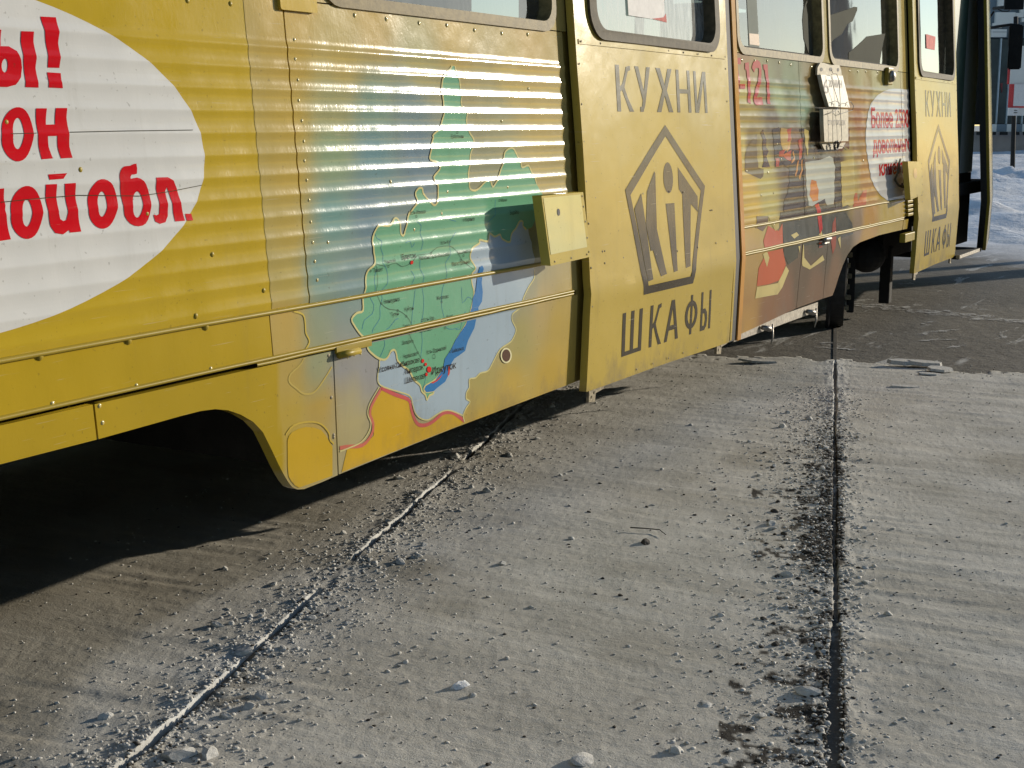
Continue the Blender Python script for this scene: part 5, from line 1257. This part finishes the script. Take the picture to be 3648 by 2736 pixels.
# bare trees along the street, seen mirrored in the tram windows
M_BARK = make_plain("dark_bark", (.055, .045, .035), .9, 0, .3, 8, .01)
def tree_bm(seed, trunk_only, h=8.0):
    rr = random.Random(seed); bm = bmesh.new()
    def br(p, d_, l, rad, lev):
        q = p + d_ * l; mid = p.lerp(q, .5) + Vector((rr.uniform(-1, 1), rr.uniform(-1, 1), 0)) * l * .06
        if (lev == 0) == trunk_only: tube_bm(bm, [p, mid, q], [rad, rad * .85, rad * .68], 5 if lev < 3 else 3, False)
        if lev >= 6: return
        for i in range(3 if lev else 5):
            a = rr.uniform(0, 6.283); tt = rr.uniform(.5, 1.0) if lev else rr.uniform(.35, 1.0)
            e = (d_ + Vector((math.cos(a), math.sin(a), rr.uniform(-.1, .5))) * rr.uniform(.35, .75)).normalized()
            br(p.lerp(q, tt), e, l * rr.uniform(.55, .78), rad * .55, lev + 1)
    br(Vector((0, 0, 0)), Vector((0, 0, 1)), h * .42, .16, 0); return bm
TM = []
for s in (1, 2):
    a = tree_bm(s, True); m1_ = bpy.data.meshes.new("trunk"); a.to_mesh(m1_); a.free(); m1_.materials.append(M_BARK)
    a = tree_bm(s, False); m2_ = bpy.data.meshes.new("crown"); a.to_mesh(m2_); a.free(); m2_.materials.append(M_BARK); TM.append((m1_, m2_))
for i, (az, dd, lab) in enumerate(((20.9, 44, 0), (20.0, 50, 0), (19.1, 46, 0), (18.2, 62, 0), (21.6, 55, 0), (22.6, 60, 0), (16.0, 105, 0))):
    o = empty("bare_tree", (7.6 + dd * math.cos(R(az)), 2.5 - dd * math.sin(R(az)), 0)); o.rotation_euler = (0, 0, i * 1.3); o.scale = (.62, .62, .62 + .07 * (i % 2))
    tag(o, "bare winter tree mirrored in the tram windows, standing across the street", "tree", "bare trees mirrored in the windows")
    a, b = TM[i % 2]; link(bpy.data.objects.new("trunk", a), o); link(bpy.data.objects.new("crown", b), o)

# ------------------------------------------------------------------ unseen blocks of flats added to darken the reflections in the tram side
M_BRICK = make_plain("grey_brick", (.16, .14, .12), .85, 0, .25, 2, .01)
M_WINB = make_plain("block_window", (.03, .035, .04), .15, 0, .3, 1)
def block(cx, cy, rz, L_, Dp, Hh, lab):
    root = tag(empty("added_flats", (cx, cy, 0)), lab, "building", "flats added for the reflections in the tram side"); root.rotation_euler = (0, 0, rz)
    bm = bmesh.new(); box_bm(bm, -L_ / 2, L_ / 2, -Dp / 2, Dp / 2, 0, Hh); bm_obj("wall", bm, M_BRICK, root)
    bm = bmesh.new(); box_bm(bm, -L_ / 2 - .3, L_ / 2 + .3, -Dp / 2 - .3, Dp / 2 + .3, Hh, Hh + .4); bm_obj("roof", bm, M_UNDER, root)
    wm = bpy.data.meshes.new("window"); bm = bmesh.new(); box_bm(bm, -.75, .75, -.05, .06, -.7, .7); bm.to_mesh(wm); bm.free(); wm.materials.append(M_WINB)
    n = int(L_ // 3.2)
    for f in range(int(Hh // 3)):
        for i in range(n):
            o = link(bpy.data.objects.new("window", wm), root); o.location = ((i - (n - 1) / 2) * 3.2, Dp / 2, 1.8 + 3 * f)
block(30, -31, R(-48), 26, 10, 12, "grey brick block of flats nearest the tram's nose, unseen, added to darken the reflections")
block(12, -36, R(-16), 20, 10, 12, "middle grey brick block of flats, unseen, added to darken the reflections")
block(-12, -32, R(14), 24, 10, 12, "rearmost grey brick block of flats, unseen, added to darken the reflections")

# ------------------------------------------------------------------ frost streaks on the road, poles whose shade crosses it
def streak(pts, w_, nm="frost_streak"):
    g = G(pts); q = smoothp(g, False, 8); rr = random.Random(len(pts) + int(pts[0][0])); L2, R2 = [], []
    for i, p in enumerate(q):
        a = q[max(0, i - 1)]; b = q[min(len(q) - 1, i + 1)]; dx, dy = b[0] - a[0], b[1] - a[1]; l = math.hypot(dx, dy) or 1
        k = w_ * (.35 + rr.random()) * math.sin(math.pi * (i + .5) / len(q)) ** .5
        L2.append((p[0] - dy / l * k, p[1] + dx / l * k, -.008)); R2.append((p[0] + dy / l * k * rr.random(), p[1] - dx / l * k * rr.random(), -.008))
    n = len(q); me = bpy.data.meshes.new(nm); me.from_pydata(L2 + R2, [], [(i, i + 1, n + i + 1, n + i) for i in range(n - 1)]); me.materials.append(M_STREAK)
    tag(link(bpy.data.objects.new(nm, me)), "thin pale frost film on the dark road", "frost", kind="stuff")
M_STREAK, t_, p_ = mat_new("thin_frost_film"); n_ = noise(t_, 14, 6, .75, geo(t_)); r_ = ramp(t_, n_.outputs[0], .42, .6)
p_.inputs["Base Color"].default_value = (.42, .41, .39, 1); p_.inputs["Roughness"].default_value = .8; t_.links.new(r_.outputs[0], p_.inputs["Alpha"])
streak([(2960, 1078), (3080, 1084), (3220, 1098), (3380, 1116), (3560, 1136), (3700, 1150)], .20)
streak([(3260, 1190), (3340, 1178), (3420, 1170)], .06); streak([(3290, 1150), (3330, 1140)], .03)
streak([(3580, 1200), (3568, 1188), (3576, 1178), (3590, 1172)], .02); streak([(3280, 1210), (3330, 1206), (3410, 1204)], .04)
streak([(3360, 1236), (3400, 1232), (3440, 1225)], .04); streak([(2900, 1232), (3010, 1238), (3060, 1244)], .05); streak([(2920, 1215), (2960, 1222)], .07)
for i, (px_, py_, tt, rad, hh_, lab) in enumerate(((3250, 1003, 9.5, .26, 6.5, "thick round pillar standing right of the picture, its shade lies across the road"), (3250, 962, 10.5, .11, 7.5, "thinner pole behind the thick pillar, its shade is the narrow band on the road"))):
    g = ground(px_, py_); c_ = (g[0] + tt * math.cos(SUN_AZ), g[1] - tt * math.sin(SUN_AZ))
    root = tag(empty("street_pillar", (c_[0], c_[1], 0)), lab, "pillar")
    bm = bmesh.new(); tube_bm(bm, [(0, 0, -.02), (0, 0, hh_ * .5), (0, 0, hh_)], [rad, rad * .95, rad * .9], 20); bm_obj("shaft", bm, M_CONC, root, smooth=True)
    bm = bmesh.new(); tube_bm(bm, [(0, 0, -.02), (0, 0, .22)], [rad * 1.5, rad * 1.4], 20); bm_obj("base", bm, M_CONC, root)
